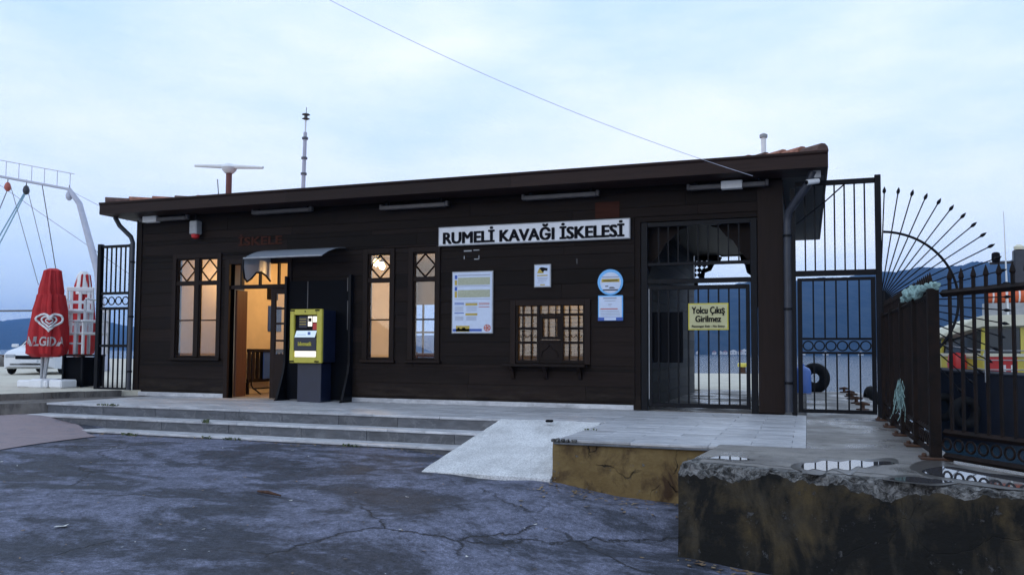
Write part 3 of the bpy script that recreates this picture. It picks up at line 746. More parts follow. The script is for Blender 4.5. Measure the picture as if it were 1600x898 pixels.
# ceiling and floors
MB().box(XL+.15, PX-.17, W+.16, YB-.15, 3.30, 3.36).build('ceiling', 'ceil', bd)
MB().box(PX-.0, XRT-.14, W+.2, YB, 3.50, 3.56).build('passage_ceiling', 'soffit', bd)
MB().box(XL+.15, PX-.17, W+.16, YB-.15, -.02, .012).build('interior_floor', 'ifloor', bd)
fl = MB().box(PX-.0, XRT-.14, W+.2, 23.0, -.03, .003).build('passage_floor', 'concrete', bd)
# partitions: walls seen through the openings
MB().box(-12.25, -11.98, W+1.2, YB-.15, .012, 3.3).build('partition_wall', 'cream', bd)
MB().box(XL+.17, -9.75, 18.4, 18.5, .012, 3.3).build('partition_wall', 'cream', bd)
MB().box(-9.75, -9.6, 18.36, 18.54, .012, 3.3).build('door_jamb', 'redwood', bd)
MB().box(-6.45, -6.35, W+.16, YB-.15, .012, 3.3).build('partition_wall', 'cream', bd)
MB().box(-11.0, -10.0, YB-.13, YB-.08, 1.52, 1.57).box(-10.5, -10.45, YB-.128, YB-.082, .75, 2.35).build('back_window_bar', 'redwood', bd); MB().box(-11.8, -11.2, YB-.19, YB-.152, .02, 2.4).build('back_door', 'redwood', bd); MB().box(-11.15, -11.0, YB-.19, YB-.152, .6, 2.5).box(-10.0, -9.85, YB-.19, YB-.152, .6, 2.5).build('back_window_frame', 'redwood', bd)
MB().box(-6.35, PX-.17, 16.6, 16.7, .012, 3.3).build('partition_wall', 'cream', bd)
# ---- windows
def wood_window(o, two, nm='window'):
    a, b, c, d = o
    wn = MB()
    t_ = .10
    wn.box(a-t_, a, W-.03, W+.10, c-.02, d+t_, .004).box(b, b+t_, W-.03, W+.10, c-.02, d+t_, .004).box(a, b, W-.028, W+.10, d, d+t_, .004)
    fr = wn.build(nm, 'trim', bd)
    MB().box(a-t_-.03, b+t_+.03, W-.07, W+.10, c-.075, c-.02, .008).build('window_sill', 'trim', fr)
    zt = c+(d-c)*.745; zm = c+(d-c)*.37
    sash = MB()
    cols = [(a, b)]
    if two:
        mid = (a+b)/2; sash.box(mid-.06, mid+.06, W-.015, W+.08, c, d, .004); cols = [(a, mid-.06), (mid+.06, b)]
    sash.box(a, b, W-.012, W+.078, zt-.04, zt+.05, .004)
    sash.box(a, b, W+.012, W+.06, c, c+.03); sash.box(a, b, W+.012, W+.06, d-.03, d)
    for p, q in cols:
        sash.box(p, p+.025, W+.014, W+.058, c+.03, d-.03); sash.box(q-.025, q, W+.014, W+.058, c+.03, d-.03); sash.box(p+.025, q-.025, W+.016, W+.056, zm-.014, zm+.014)
    sash.build('sash', 'trim', fr)
    for p, q in cols:
        xm = (p+q)/2; zmid = (zt+.05+d-.03)/2; hh = (d-.03-zt-.05)/2; hw = (q-p)/2-.025
        L = MB()
        for s1, s2 in (((-1, 0), (0, 1)), ((0, 1), (1, 0)), ((1, 0), (0, -1)), ((0, -1), (-1, 0))):
            L.bar((xm+s1[0]*hw, W+.035, zmid+s1[1]*hh), (xm+s2[0]*hw, W+.035, zmid+s2[1]*hh), .024)
        L.build('diamond_lattice', 'trim', fr)
        for z0, z1 in ((c+.03, zm-.014), (zm+.014, zt-.04), (zt+.05, d-.03)):
            MB().box(p+.02, q-.02, W+.040, W+.044, z0, z1).build('pane', 'glass', fr)
wood_window(win1, True); wood_window(win2, False); wood_window(win3, False)
# ---- doorway: frame, transom, open leaf, half-glazed leaf
a, b, c, d = door
dr = MB().box(a-.10, a, W-.03, W+.16, 0, d+.1, .004).box(b, b+.10, W-.03, W+.16, 0, d+.1, .004).box(a, b, W-.028, W+.16, d, d+.1, .004).build('door_frame', 'trim', bd)
MB().box(a, b, W+.02, W+.10, 2.28, 2.36, .004).build('transom_bar', 'trim', dr)
for k in (.18, .5, .82): MB().box(a+(b-a)*k-.02, a+(b-a)*k+.02, W+.03, W+.09, 2.36, d).build('transom_post', 'trim', dr)
ol = MB().box(a+.002, a+.055, W+.18, W+.52, .02, 2.27, .004).build('open_door_leaf', 'redwood', bd)
lf = MB(); x0, x1 = -10.42, b-.002
lf.box(x0, x0+.11, W+.05, W+.10, .02, 2.28, .003).box(x1-.08, x1, W+.05, W+.10, .02, 2.28, .003).box(x0+.11, x1-.08, W+.05, W+.10, .02, .92).box(x0+.11, x1-.08, W+.05, W+.10, 2.16, 2.28)
for zz in (1.2, 1.55, 1.86): lf.box(x0+.11, x1-.08, W+.055, W+.095, zz-.02, zz+.02)
lf = lf.build('glazed_door_leaf', 'trim', bd)
for z0, z1 in ((.92, 1.18), (1.22, 1.53), (1.57, 1.84), (1.88, 2.16)): MB().box(x0+.11, x1-.08, W+.072, W+.076, z0, z1).build('pane', 'glass', lf)
# ---- faded lettering
wall_text('İSKELE', -10.68, W-.004, 3.30, 1.07, .23, 'faded', bd, 0, .006, heavy=.012)
MB().box(fx(930, 325), fx(968, 325), W-.004, W+.01, fz(940, 341), fz(940, 316)).build('repaired_board', 'faded', bd)
MB().box(fx(483, 470), fx(527, 470), W-.006, W+.01, fz(500, 490), fz(500, 455)).build('repaired_board', 'faded', bd)
# ---- ticket window
a, b, c, d = booth
tw = MB().box(a-.1, a, W-.035, W+.12, c-.02, d+.1, .005).box(b, b+.1, W-.035, W+.12, c-.02, d+.1, .005).box(a, b, W-.033, W+.12, d, d+.1, .005).build('ticket_window', 'trim', bd)
wd = b-a; c1 = a+wd*.335; c2 = a+wd*.665
fr = MB()
for zz in (.355, .60, .84): fr.box(a, c1, W-.005, W+.05, c+(d-c)*zz-.022, c+(d-c)*zz+.022, .003).box(c2, b, W-.005, W+.05, c+(d-c)*zz-.022, c+(d-c)*zz+.022, .003)
fr.box(c1, c2, W-.005, W+.05, c+(d-c)*.84-.022, c+(d-c)*.84+.022, .003)
fr.box(c1-.03, c1+.02, W-.012, W+.055, c, d, .003).box(c2-.02, c2+.03, W-.012, W+.055, c, d, .003)
fr.box(a, a+.04, W-.003, W+.048, c, d).box(b-.04, b, W-.003, W+.048, c, d).box(a, b, W-.001, W+.046, c, c+.05)
fr.build('window_frame', 'trim', tw)
pn = MB().box(c1+.02, c2-.02, W-.008, W+.03, c+.05, c+(d-c)*.36, .003)
pn.box(c1+.02, c2-.02, W-.03, W+.05, c+(d-c)*.36, c+(d-c)*.40, .003)
pn.build('arched_panel', 'trim', tw)
ar = []
for k in range(13):
    t_ = math.pi*k/12; rr = 1+.12*abs(math.sin(t_*3)); ar.append(((c1+c2)/2+math.cos(t_)*.15*rr, W-.014, c+.10+math.sin(t_)*.17*rr+(.04 if k == 6 else 0)))
MB().tube(ar, .012, 6).build('ogee_moulding', 'trim', tw)
hf = MB().box(c1+.02, c1+.075, W-.01, W+.045, c+(d-c)*.41, c+(d-c)*.815, .003).box(c2-.075, c2-.02, W-.01, W+.045, c+(d-c)*.41, c+(d-c)*.815, .003).box(c1+.075, c2-.075, W-.01, W+.045, c+(d-c)*.77, c+(d-c)*.815).box(c1+.075, c2-.075, W-.01, W+.045, c+(d-c)*.41, c+(d-c)*.46)
hf.build('hatch_frame', 'trim', tw)
br = MB()
for s in (.10, .225): 
    br.bar((a+wd*s, W+.02, c+.05), (a+wd*s, W+.02, d), .018); br.bar((b-wd*s, W+.02, c+.05), (b-wd*s, W+.02, d), .018)
for s in (.47, .58): br.bar((a+wd*s, W+.02, c+(d-c)*.46), (a+wd*s, W+.02, d), .016)
for side in (a+.05, c2+.05):
    for k in range(3):
        cxx = side+.055+k*.11; br.tube([(cxx+.05*math.cos(q*math.pi/6), W+.015, c+(d-c)*.42+.075+.05*math.sin(-q*math.pi/6)) for q in range(7)], .006, 5)
br.build('iron_grille', 'black', tw)
MB().box(a+.03, b-.03, W+.06, W+.064, c+.05, d-.01).build('pane', 'glass', tw)
zz = c+.05
while zz < d-.03:
    MB().add([(a+.04, W+.13, zz), (b-.04, W+.13, zz), (b-.04, W+.16, zz+.022), (a+.04, W+.16, zz+.022)], [(0, 1, 2, 3)]).build('blind_slat', 'blind', tw)
    zz += .075
sh = MB().box(fx(791, 570), fx(919, 570), W-.24, W-.0355, .735, .785, .008).build('shelf', 'trim', tw)
for k in (.09, .5, .91):
    xx = fx(791, 570)+(fx(919, 570)-fx(791, 570))*k
    MB().prism([(W-.005, .735), (W-.20, .735), (W-.17, .70), (W-.09, .64), (W-.05, .55), (W-.005, .50)], 0, xx-.03, xx+.03).build('shelf_bracket', 'trim', sh)
# ---- roof
EY = 13.55; EX0, EX1 = -14.32, .31; EZ = 4.155; EZB = 3.90; EYB = 22.2
rf = MB()
RS = math.tan(R(9.4)); ym = (EY+EYB)/2; rzz = EZ-.03+(ym-EY)*RS; hx = 3.6
vs = [(EX0, EY, EZ-.03), (EX1, EY, EZ-.03), (EX1, EYB, EZ-.03), (EX0, EYB, EZ-.03), (EX0+hx, ym, rzz), (EX1-hx, ym, rzz)]
rf.add(vs, [(0, 1, 5, 4), (1, 2, 5), (2, 3, 4, 5), (3, 0, 4), (0, 3, 2, 1)])
roof = rf.build('roof', 'tile', bd)
def fasc(a, b):
    MB().prism([(EY+.02, EZB), (EY-.035, EZB), (EY-.035, EZ-.06), (EY-.06, EZ-.03), (EY-.06, EZ), (EY+.02, EZ)], 0, a, b).build('fascia_board', 'fascia', roof)
xx = EX0-.03; cuts = [EX0-.03, -9.6, -4.9, EX1+.03]
for p, q_ in zip(cuts, cuts[1:]): fasc(p+.0015, q_-.0015)
for xe, sgn in ((EX0, -1), (EX1, 1)):
    MB().box(xe+sgn*.03, xe-sgn*.02, EY+.02, EYB, EZB, EZ, .003).build('side_fascia', 'fascia', roof)
MB().box(EX0, EX1, EYB-.03, EYB+.02, EZB, EZ).build('back_fascia', 'fascia', roof)
# soffit boards
y_ = EY+.02
while y_ < W-.02:
    MB().box(EX0+.02, EX1-.02, y_+.002, min(y_+.14, W)-.002, EZB-.0, EZB+.02).build('soffit_board', 'fascia', roof); y_ += .14
MB().box(XRT+.005, EX1-.02, W+.0, EYB-.03, EZB-.0, EZB+.02).build('side_soffit', 'soffit', roof); MB().box(EX0+.02, XL-.005, W, EYB-.03, EZB, EZB+.02).build('side_soffit', 'soffit', roof)
MB().box(XL, XRT, W+.03, W+.16, H, EZB+.02).build('wall_plate', 'plank', bd)
# clay tile rows: cover tiles running up the slope
tx = EX0+.30; k = 0; proto = None
Lr = 3.9
while tx < EX1-.12:
    ln = min(4.2, (tx-EX0)*.97*(ym-EY)/hx, (EX1-tx)*.97*(ym-EY)/hx); ln = max(.35, ln)
    r_ = .06; tl = MB(); nseg = max(1, int(ln/.42))
    for s in range(nseg):
        ya = EY+.03+s*.42; yb = ya+.44; za = EZ-.075+(ya-EY)*RS+.018; zb = EZ-.075+(yb-EY)*RS
        vs = []; 
        for yy, zz_, rr in ((ya, za, r_), (yb, zb, r_*.85)):
            for q in range(7): t_ = math.pi*q/6; vs.append((tx+rr*math.cos(t_), yy, zz_+rr*math.sin(t_)))
        tl.add(vs, [(q, q+1, 8+q, 7+q) for q in range(6)]+[tuple(range(6, -1, -1))])
    tl.build('tile_row', 'tile', roof); tx += .225+random.uniform(-.008, .008); k += 1
# hip caps towards the gate end
for (xa, ya), (xb, yb) in (((EX1, EY), (EX1-hx, ym)), ((EX0, EY), (EX0+hx, ym))):
    for s in range(12):
        t0, t1 = s/12+.012, (s+1)/12+.02
        p = Vector((xa+(xb-xa)*t0, ya+(yb-ya)*t0, EZ-.03+(ya+(yb-ya)*t0-EY)*RS+.05)); e = Vector((xa+(xb-xa)*t1, ya+(yb-ya)*t1, EZ-.03+(ya+(yb-ya)*t1-EY)*RS+.03))
        MB().tube([p, e], [.11, .085], 10).build('hip_cap', 'darktile' if s % 3 == 0 else 'tile', roof)
# ---- back arch of the passage with pierced lattice
ya, yb_ = YB-.10, YB
def A_(px, py): p = at(px, py, 1, YB-.05); return (p.x, p.z)
xl, xr = PX, XRT-.14
left = [A_(1076, 490), A_(1074, 472), A_(1080, 462), A_(1082, 452), A_(1089, 448), A_(1089, 438), A_(1098, 436), A_(1100, 424), A_(1110, 420), A_(1115, 410), A_(1124, 406), A_(1126, 401)]
right = [A_(1156, 400), A_(1158, 408), A_(1164, 414), A_(1167, 426), A_(1174, 431), A_(1180, 440), A_(1183, 452), A_(1184, 480)]
bar_ = MB()
topz = 3.5
lp = left+[(left[-1][0], topz), (xl, topz), (xl, left[0][1])]
# pierced lattice left of the arch: framed cells with plus shaped openings
poly = left+[(left[-1][0], topz), (xl, topz), (xl, left[0][1])]
def inpoly(x, z):
    r_ = False
    for (xa_, za_), (xb_, zb_) in zip(poly, poly[1:]+poly[:1]):
        if (za_ > z) != (zb_ > z) and x < (xb_-xa_)*(z-za_)/(zb_-za_)+xa_: r_ = not r_
    return r_
cs_ = .125; zc_ = left[0][1]; lat = MB()
while zc_ < topz-.01:
    xc_ = xl
    while xc_ < left[-1][0]:
        if inpoly(xc_+cs_/2, zc_+cs_/2):
            e_ = min(cs_, topz-zc_)
            if zc_ > 2.55 and e_ > .12:
                for u_ in (0, .082):
                    for v_ in (0, .082): lat.box(xc_+u_, xc_+u_+.043, ya, yb_-.004, zc_+v_, zc_+v_+.043)
                for u_ in (0, .113): lat.box(xc_+u_, xc_+u_+.012, ya+.004, yb_-.008, zc_+.043, zc_+.082); lat.box(xc_+.043, xc_+.082, ya+.004, yb_-.008, zc_+u_, zc_+u_+.012)
            else: lat.box(xc_, xc_+cs_, ya, yb_-.004, zc_, zc_+e_)
        xc_ += cs_
    zc_ += cs_
lo_ = lat.build('pierced_lattice', 'trim', bd); lo_['kind'] = 'stuff'
MB().tube([(p_[0]-.02, YB-.05, p_[1]) for p_ in left], .065, 6).build('arch_edge', 'trim', bd)
bar_.prism([(right[0][0], topz)]+right+[(xr, right[-1][1]), (xr, topz)], 1, ya, yb_)
bar_.prism([(left[-1][0], left[-1][1]), (right[0][0], right[0][1]), (right[0][0], topz), (left[-1][0], topz)], 1, ya+.002, yb_-.002)
bar_.build('cusped_arch', 'trim', bd)
# front cusped spandrels inside the gate opening
def fr_arch(side):
    pts = []
    xo = PX+.02 if side < 0 else PXR-.02; xm = (PX+PXR)/2
    for k in range(9):
        t_ = k/8; x = xo+(xm-xo)*(.06+.94*t_**1.0); z = 2.30+(.93)*math.sin(t_*math.pi/2)**.8+.045*abs(math.sin(k*math.pi/2)) ; pts.append((x, z))
    return pts
mb = MB()
for side in (-1, 1):
    pts = fr_arch(side); xo = PX+.005 if side < 0 else PXR-.005
    mb.prism(pts+[((PX+PXR)/2, 3.275), (xo, 3.275), (xo, 2.22)], 1, W+.22, W+.27)
mb.build('front_arch_panel', 'plank', bd)
# ---- interior lights and furniture
def pt_light(name, loc, e, col, parent, rad=.06):
    l = bpy.data.lights.new(name, 'POINT'); l.energy = e; l.color = col; l.shadow_soft_size = rad
    o = bpy.data.objects.new(name, l); COL.objects.link(o); o.parent = parent; o.location = Vector(loc)-wloc(parent)
def pendant(loc, e, label):
    t_ = thing('pendant_lamp', (loc[0], loc[1], 3.3), label, 'lamp', 'warm lamps inside the terminal')
    MB().tube([(loc[0], loc[1], 3.3), (loc[0], loc[1], loc[2]+.1)], .01, 6).build('cord', 'black', t_)
    MB().lathe([(.10, .09), (.06, .13), (.03, .14)], loc, 14).build('lamp_cap', 'black', t_)
    MB().lathe([(.01, -.07), (.05, -.05), (.07, 0), (.05, .05), (.03, .09)], loc, 14).build('bulb', 'bulb', t_, True)
    pt_light('bulb_light', (loc[0], loc[1], loc[2]-.14), e, (1.0, .60, .25), t_)
pb = at(588, 411, 1, 15.6); pb2 = at(597, 416, 1, 15.9)
pendant(tuple(pb), 75, 'glowing amber pendant bulb seen in the diamond pane of the narrow window')
pendant(tuple(pb2), 75, 'second amber bulb hanging beside the first behind the diamond lattice')
pendant((-10.6, 16.2, 2.9), 42, 'warm pendant bulb in the waiting hall behind the open door')
pendant((-13.0, 16.6, 2.9), 36, 'warm pendant bulb in the small room behind the double window')
pendant((-4.4, 15.9, 2.7), 15, 'warm lamp inside the ticket booth behind the blinds')
# railing bench inside the door
rl = thing('wooden_railing', (-11.8, 16.4, 0), 'dark wooden railing with spindles in the lit doorway', 'railing')
MB().box(-11.83, -11.77, 15.3, 17.6, .95, 1.03, .01).build('top_rail', 'trim', rl); MB().box(-11.83, -11.77, 15.3, 17.6, .28, .36, .01).build('bottom_rail', 'trim', rl)
for k in range(16): MB().box(-11.815, -11.785, 15.32+k*.148, 15.40+k*.148, .36, .95).build('spindle', 'trim', rl)
for x in (15.3, 17.55): MB().box(-11.83, -11.77, x, x+.05, .012, .28).build('leg', 'trim', rl)
ib = thing('notice_stand', (-11.7, 16.0, 0), 'navy notice board on tubular stand inside the doorway', 'notice board')
MB().box(-11.72, -11.70, 15.75, 16.25, .35, 1.0, .005).build('board', 'blue', ib)
MB().tube([(-11.68, 15.35, .98), (-11.68, 15.3, .9), (-11.68, 15.3, .22), (-11.68, 15.37, .14), (-11.68, 16.6, .14)], .018, 8).tube([(-11.68, 15.4, .14), (-11.5, 15.4, .02)], .018, 8).tube([(-11.68, 16.5, .14), (-11.5, 16.5, .02)], .018, 8).tube([(-11.68, 15.35, .98), (-11.68, 16.6, .98)], .018, 8).build('frame', 'black', ib)
for nm, b_ in (('a', (-11.979, -11.95, 16.25, 16.75, 1.45, 2.05)),):
    tag(box('wall_notice', b_, 'blue', None, .004), 'navy blue notice fixed to the cream wall inside the door', 'notice')
tag(box('wall_frame', (-11.979, -11.95, 16.2, 16.6, 2.2, 2.55), 'black', None, .004), 'small dark picture frame high on the inner cream wall', 'frame')
bn = thing('waiting_bench', (-7.2, 16.9, 0), 'brown wooden slatted bench inside behind the narrow windows', 'bench')
for k in range(4): MB().box(-8.6, -6.6, 16.7+k*.11, 16.79+k*.11, .42, .45, .005).build('seat_slat', 'redwood', bn)
for k in range(3): MB().box(-8.6, -6.6, 17.16, 17.19, .58+k*.14, .68+k*.14, .005).build('back_slat', 'redwood', bn)
for x in (-8.55, -7.6, -6.68): MB().box(x, x+.06, 16.72, 17.14, .012, .42).box(x, x+.06, 17.10, 17.16, .42, .98).build('leg', 'redwood', bn)
# ================================================================== THINGS ON AND ABOUT THE FACADE
# name board
nb_ = thing('name_board', (-4.73, W-.03, 3.0), 'long white name board reading RUMELİ KAVAĞI İSKELESİ above the ticket window', 'sign')
MB().box(-6.56, -2.91, W-.075, W-.003, 3.005, 3.335, .006).build('panel', 'signwhite', nb_)
MB().box(-6.575, -2.895, W-.07, W-.004, 2.99, 3.004).box(-6.575, -2.895, W-.07, W-.004, 3.336, 3.35).box(-6.575, -6.561, W-.07, W-.004, 3.004, 3.336).box(-2.909, -2.895, W-.07, W-.004, 3.004, 3.336).build('edge_trim', 'grey', nb_)
wall_text('RUMELİ KAVAĞI İSKELESİ', -4.735, W-.077, 3.172, 3.46, .285, 'ink', nb_, 0.0, .004, heavy=.016)
for b_ in ((fx(725, 391), fx(737, 391), W-.006, W+.0, fz(730, 393), fz(730, 391)), (fx(740, 390), fx(749, 390), W-.006, W, fz(744, 391.5), fz(744, 390)), (fx(748, 398), fx(749, 398), W-.006, W, fz(748, 405), fz(748, 399)), (fx(741, 405), fx(749, 405), W-.006, W, fz(745, 405.5), fz(745, 404)), (fx(725, 400), fx(726.2, 400), W-.006, W, fz(725, 405), fz(725, 400))):
    MB().box(*b_).build('old_fixing_mark', 'grey', bd)
for x_, y0_, y1_ in ((545, 434, 455), (545, 470, 515), (483, 440, 482), (682, 384, 392), (901, 404, 412)):
    MB().box(fx(x_, y0_), fx(x_+1.1, y0_), W-.054 if x_ < 560 else W-.006, W-.05 if x_ < 560 else W, fz(x_, y1_), fz(x_, y0_)).build('scratch_mark', 'tube', bd)
# timetable
def board_base(name, x0, x1, z0, z1, label, cat, edge='grey', face='pale', y=W):
    o = thing(name, ((x0+x1)/2, y, z0), label, cat)
    MB().box(x0, x1, y-.035, y-.004, z0, z1, .004).build('frame', edge, o)
    MB().box(x0+.02, x1-.02, y-.038, y-.0352, z0+.02, z1-.02).build('face', face, o)
    return o
def strip(o, x0, x1, z0, z1, mt, name='print', y=W, k=.041): MB().box(x0, x1, y-k, y-.0385, z0, z1).build(name, mt, o)
x0, x1, z0, z1 = -6.30, -5.47, 1.335, 2.50
tt = board_base('timetable', x0, x1, z0, z1, 'framed white ferry timetable poster with yellow and blue tables', 'timetable')
wdt = x1-x0; hgt = z1-z0
def pr(u0, u1, v0, v1, mt): strip(tt, x0+wdt*u0, x0+wdt*u1, z1-hgt*v1, z1-hgt*v0, mt)
pr(.07, .13, .06, .12, 'blue'); pr(.07, .13, .14, .22, 'gold'); pr(.15, .93, .055, .07, 'greyprint'); pr(.15, .93, .10, .22, 'greenish'); pr(.07, .93, .235, .243, 'greyprint')
pr(.07, .13, .25, .31, 'blue'); pr(.07, .13, .32, .42, 'gold'); pr(.15, .93, .30, .42, 'greenish'); pr(.07, .93, .445, .453, 'greyprint')
pr(.07, .30, .50, .51, 'blue'); pr(.07, .30, .522, .535, 'blue'); pr(.07, .30, .665, .678, 'blue'); pr(.34, .63, .50, .508, 'greyprint'); pr(.34, .63, .515, .55, 'gold'); pr(.34, .63, .675, .71, 'gold'); pr(.66, .92, .51, .518, 'redprint'); pr(.66, .92, .53, .54, 'redprint'); pr(.66, .92, .57, .58, 'redprint')
for r in range(6):
    for u0, u1 in ((.08, .29), (.36, .61)):
        pr(u0, u1, .565+r*.015, .569+r*.015, 'greyprint'); pr(u0, u1, .725+r*.012, .729+r*.012, 'greyprint')
pr(.03, .74, .925, .965, 'blue'); pr(.11, .44, .875, .972, 'gold'); pr(.15, .20, .905, .93, 'navy'); pr(.26, .34, .905, .935, 'pale')
cc = MB(); cxm, czm = x0+wdt*.87, z1-hgt*.91
cc.prism([(cxm+.07*math.cos(t*math.pi/8), czm+.065*math.sin(t*math.pi/8)) for t in range(16)], 1, W-.042, W-.0385); cc.build('round_emblem', 'redprint', tt)
cc = MB()
for k in range(5):
    an = k*1.257; cc.prism([(cxm+.04*math.cos(an)+.014*math.cos(t*math.pi/3), czm+.04*math.sin(an)+.014*math.sin(t*math.pi/3)) for t in range(6)], 1, W-.044, W-.0422)
cc.build('emblem_marks', 'pale', tt)
# camera notice
x0, x1, z0, z1 = -4.67, -4.35, 2.17, 2.59
cn = board_base('camera_notice', x0, x1, z0, z1, 'small white notice with camera symbol above the ticket window', 'sign')
MB().prism([(x0+.06, z1-.165), (x0+.09, z1-.09), (x0+.13, z1-.06), (x0+.19, z1-.165)], 1, W-.0405, W-.0385).build('camera_mark', 'gold', cn)
MB().prism([(x0+.10, z1-.07), (x0+.15, z1-.055), (x0+.26, z1-.075), (x0+.255, z1-.125), (x0+.20, z1-.115), (x0+.17, z1-.15)], 1, W-.043, W-.041).build('camera_mark', 'ink', cn)
strip(cn, x0+.06, x1-.06, z1-.215, z1-.195, 'gold')
for k in range(3): strip(cn, x0+.06+.01*k, x1-.06-.01*k, z1-.255-k*.024, z1-.247-k*.024, 'greyprint')
strip(cn, x0+.06, x1-.13, z1-.335, z1-.328, 'greyprint'); strip(cn, x0+.12, x1-.11, z1-.385, z1-.365, 'gold')
# round notice and square notice
rn = thing('round_notice', (-3.26, W, 2.0), 'round light blue notice with boat picture above the square notice', 'sign')
def disc(cx, cz, r, y0, y1, n=36): return MB().prism([(cx+r*math.cos(t*2*math.pi/n), cz+r*math.sin(t*2*math.pi/n)) for t in range(n)], 1, y0, y1)
disc(-3.255, 2.235, .228, W-.035, W-.012).build('disc', 'skyblue', rn); disc(-3.25, 2.225, .185, W-.038, W-.0352).build('inner_disc', 'pale', rn)
strip(rn, -3.40, -3.10, 2.315, 2.335, 'greyprint'); strip(rn, -3.41, -3.09, 2.235, 2.292, 'gold'); strip(rn, -3.38, -3.12, 2.255, 2.270, 'ink', k=.043)
MB().prism([(-3.38, 2.085), (-3.13, 2.085), (-3.11, 2.108), (-3.39, 2.108)], 1, W-.041, W-.0385).prism([(-3.28, 2.125), (-3.16, 2.125), (-3.20, 2.148), (-3.26, 2.148)], 1, W-.041, W-.0385).prism([(-3.35, 2.155), (-3.29, 2.155), (-3.29, 2.172), (-3.34, 2.172)], 1, W-.041, W-.0385).build('boat_mark', 'navy', rn)
sn = board_base('square_notice', -3.475, -3.03, 1.555, 2.0, 'square light blue and white information notice below the round one', 'sign', 'skyblue', 'pale')
strip(sn, -3.475, -3.03, 1.556, 1.615, 'blue', k=.044); strip(sn, -3.36, -3.15, 1.562, 1.608, 'pale', k=.047); strip(sn, -3.43, -3.12, 1.755, 1.772, 'redprint')
for k in range(4): strip(sn, -3.43, -3.10+.01*k, 1.725-k*.028, 1.733-k*.028, 'greyprint')
strip(sn, -3.38, -3.14, 1.94, 1.965, 'greyprint'); strip(sn, -3.36, -3.16, 1.90, 1.91, 'greyprint'); strip(sn, -3.29, -3.22, 1.84, 1.85, 'greyprint'); strip(sn, -3.29, -3.24, 1.82, 1.828, 'greyprint')
# fluorescent lamps under the eave
def tube_lamp(x0, x1, z, label, boxx=None):
    o = thing('eave_lamp', ((x0+x1)/2, W-.1, z), label, 'lamp', 'strip lamps under the eave')
    MB().box(x0, x1, W-.20, W-.08, z-.045, z+.03, .008).build('housing', 'tube', o)
    for x in (x0+.08, x1-.12): MB().box(x, x+.04, W-.15, W-.11, z+.03, EZB-.001).build('bracket', 'black', o)
    MB().box(x0-.05, x0, W-.19, W-.09, z-.04, z+.06, .008).build('end_cap', 'tube', o); MB().box(x1, x1+.05, W-.19, W-.09, z-.04, z+.06, .008).build('end_cap', 'tube', o)
    if boxx: MB().box(boxx[0], boxx[1], W-.215, W-.075, z-.062, z+.07, .006).build('junction_box', 'white', o)
def lz(x, y): return at(x, y, 1, W-.14)
for (xa, ya_, xb, yb_), lab, bxp in (((398, 331, 485, 328), 'grey strip lamp under the eave above the doorway', None), ((598, 324, 697, 320), 'grey strip lamp under the eave above the narrow windows', None), ((820, 309, 932, 303), 'grey strip lamp under the eave above the name board', None),
                                    ((1078, 293, 1196, 287), 'strip lamp with white box under the eave above the gate', (1127, 1160)), ((262, 343, 292, 341), 'short strip lamp with white box near the corner downpipe', (228, 249))):
    p = lz(xa, ya_); q_ = lz(xb, yb_)
    bb = (lz(bxp[0], 286).x, lz(bxp[1], 286).x) if bxp else None
    if bxp and bxp[0] == 228: p = lz(222, 343)
    tube_lamp(p.x, q_.x, (p.z+q_.z)/2, lab, bb)
# siren
sr = thing('alarm_siren', (-12.3, W-.1, 3.4), 'white alarm siren box with red light below the eave', 'alarm')
p = at(305, 359, 1, W-.12); MB().box(p.x-.10, p.x+.10, W-.20, W-.02, p.z-.10, p.z+.19, .02).build('housing', 'grey', sr); MB().lathe([(.03, -.19), (.075, -.17), (.09, -.10)], (p.x, W-.11, p.z), 14).build('red_lens', 'boatred', sr, True)
MB().box(p.x-.02, p.x+.02, W-.12, W-.08, p.z+.19, EZB).build('bracket', 'black', sr)
# downpipes
def pipe(name, pts, r, label):
    o = thing(name, (pts[-1][0], pts[-1][1], 0), label, 'downpipe'); MB().tube(pts, r, 12).build('pipe', 'pipe', o, True)
    for z in (.5, 1.7, 2.9): MB().lathe([(r+.012, 0), (r+.012, .04)], (pts[-1][0], pts[-1][1], z), 12).build('clamp', 'black', o)
    return o
pipe('downpipe', [(.12, 13.75, 3.89), (.06, 13.78, 3.72), (-.15, 13.95, 3.45), (-.255, 14.07, 3.32), (-.285, 14.10, 3.15), (-.285, 14.10, .05)], .065, 'slate grey downpipe running down the pillar beside the gate')
pipe('downpipe', [(-14.30, 13.9, 3.9), (-14.22, 13.95, 3.72), (-14.02, 14.08, 3.48), (-13.98, 14.10, 3.35), (-13.98, 14.10, .02)], .05, 'dark downpipe at the corner beside the tall iron grille')
# security camera
sc_ = thing('security_camera', (.0, 13.8, 3.7), 'small white bullet security camera under the roof corner', 'camera')
p = at(1270, 283, 1, 13.75); MB().tube([(p.x-.09, 13.68, p.z-.03), (p.x+.08, 13.80, p.z+.01)], .045, 12).build('body', 'white', sc_, True); MB().tube([(p.x+.05, 13.80, p.z), (p.x+.05, 13.82, EZB)], .015, 8).build('bracket', 'white', sc_); MB().box(p.x+.0, p.x+.12, 13.72, 13.86, EZB-.12, EZB-.002, .006).build('junction_box', 'grey', sc_)
MB().tube([(p.x-.092, 13.678, p.z-.031), (p.x-.10, 13.672, p.z-.033)], .035, 12).build('lens', 'ink', sc_)
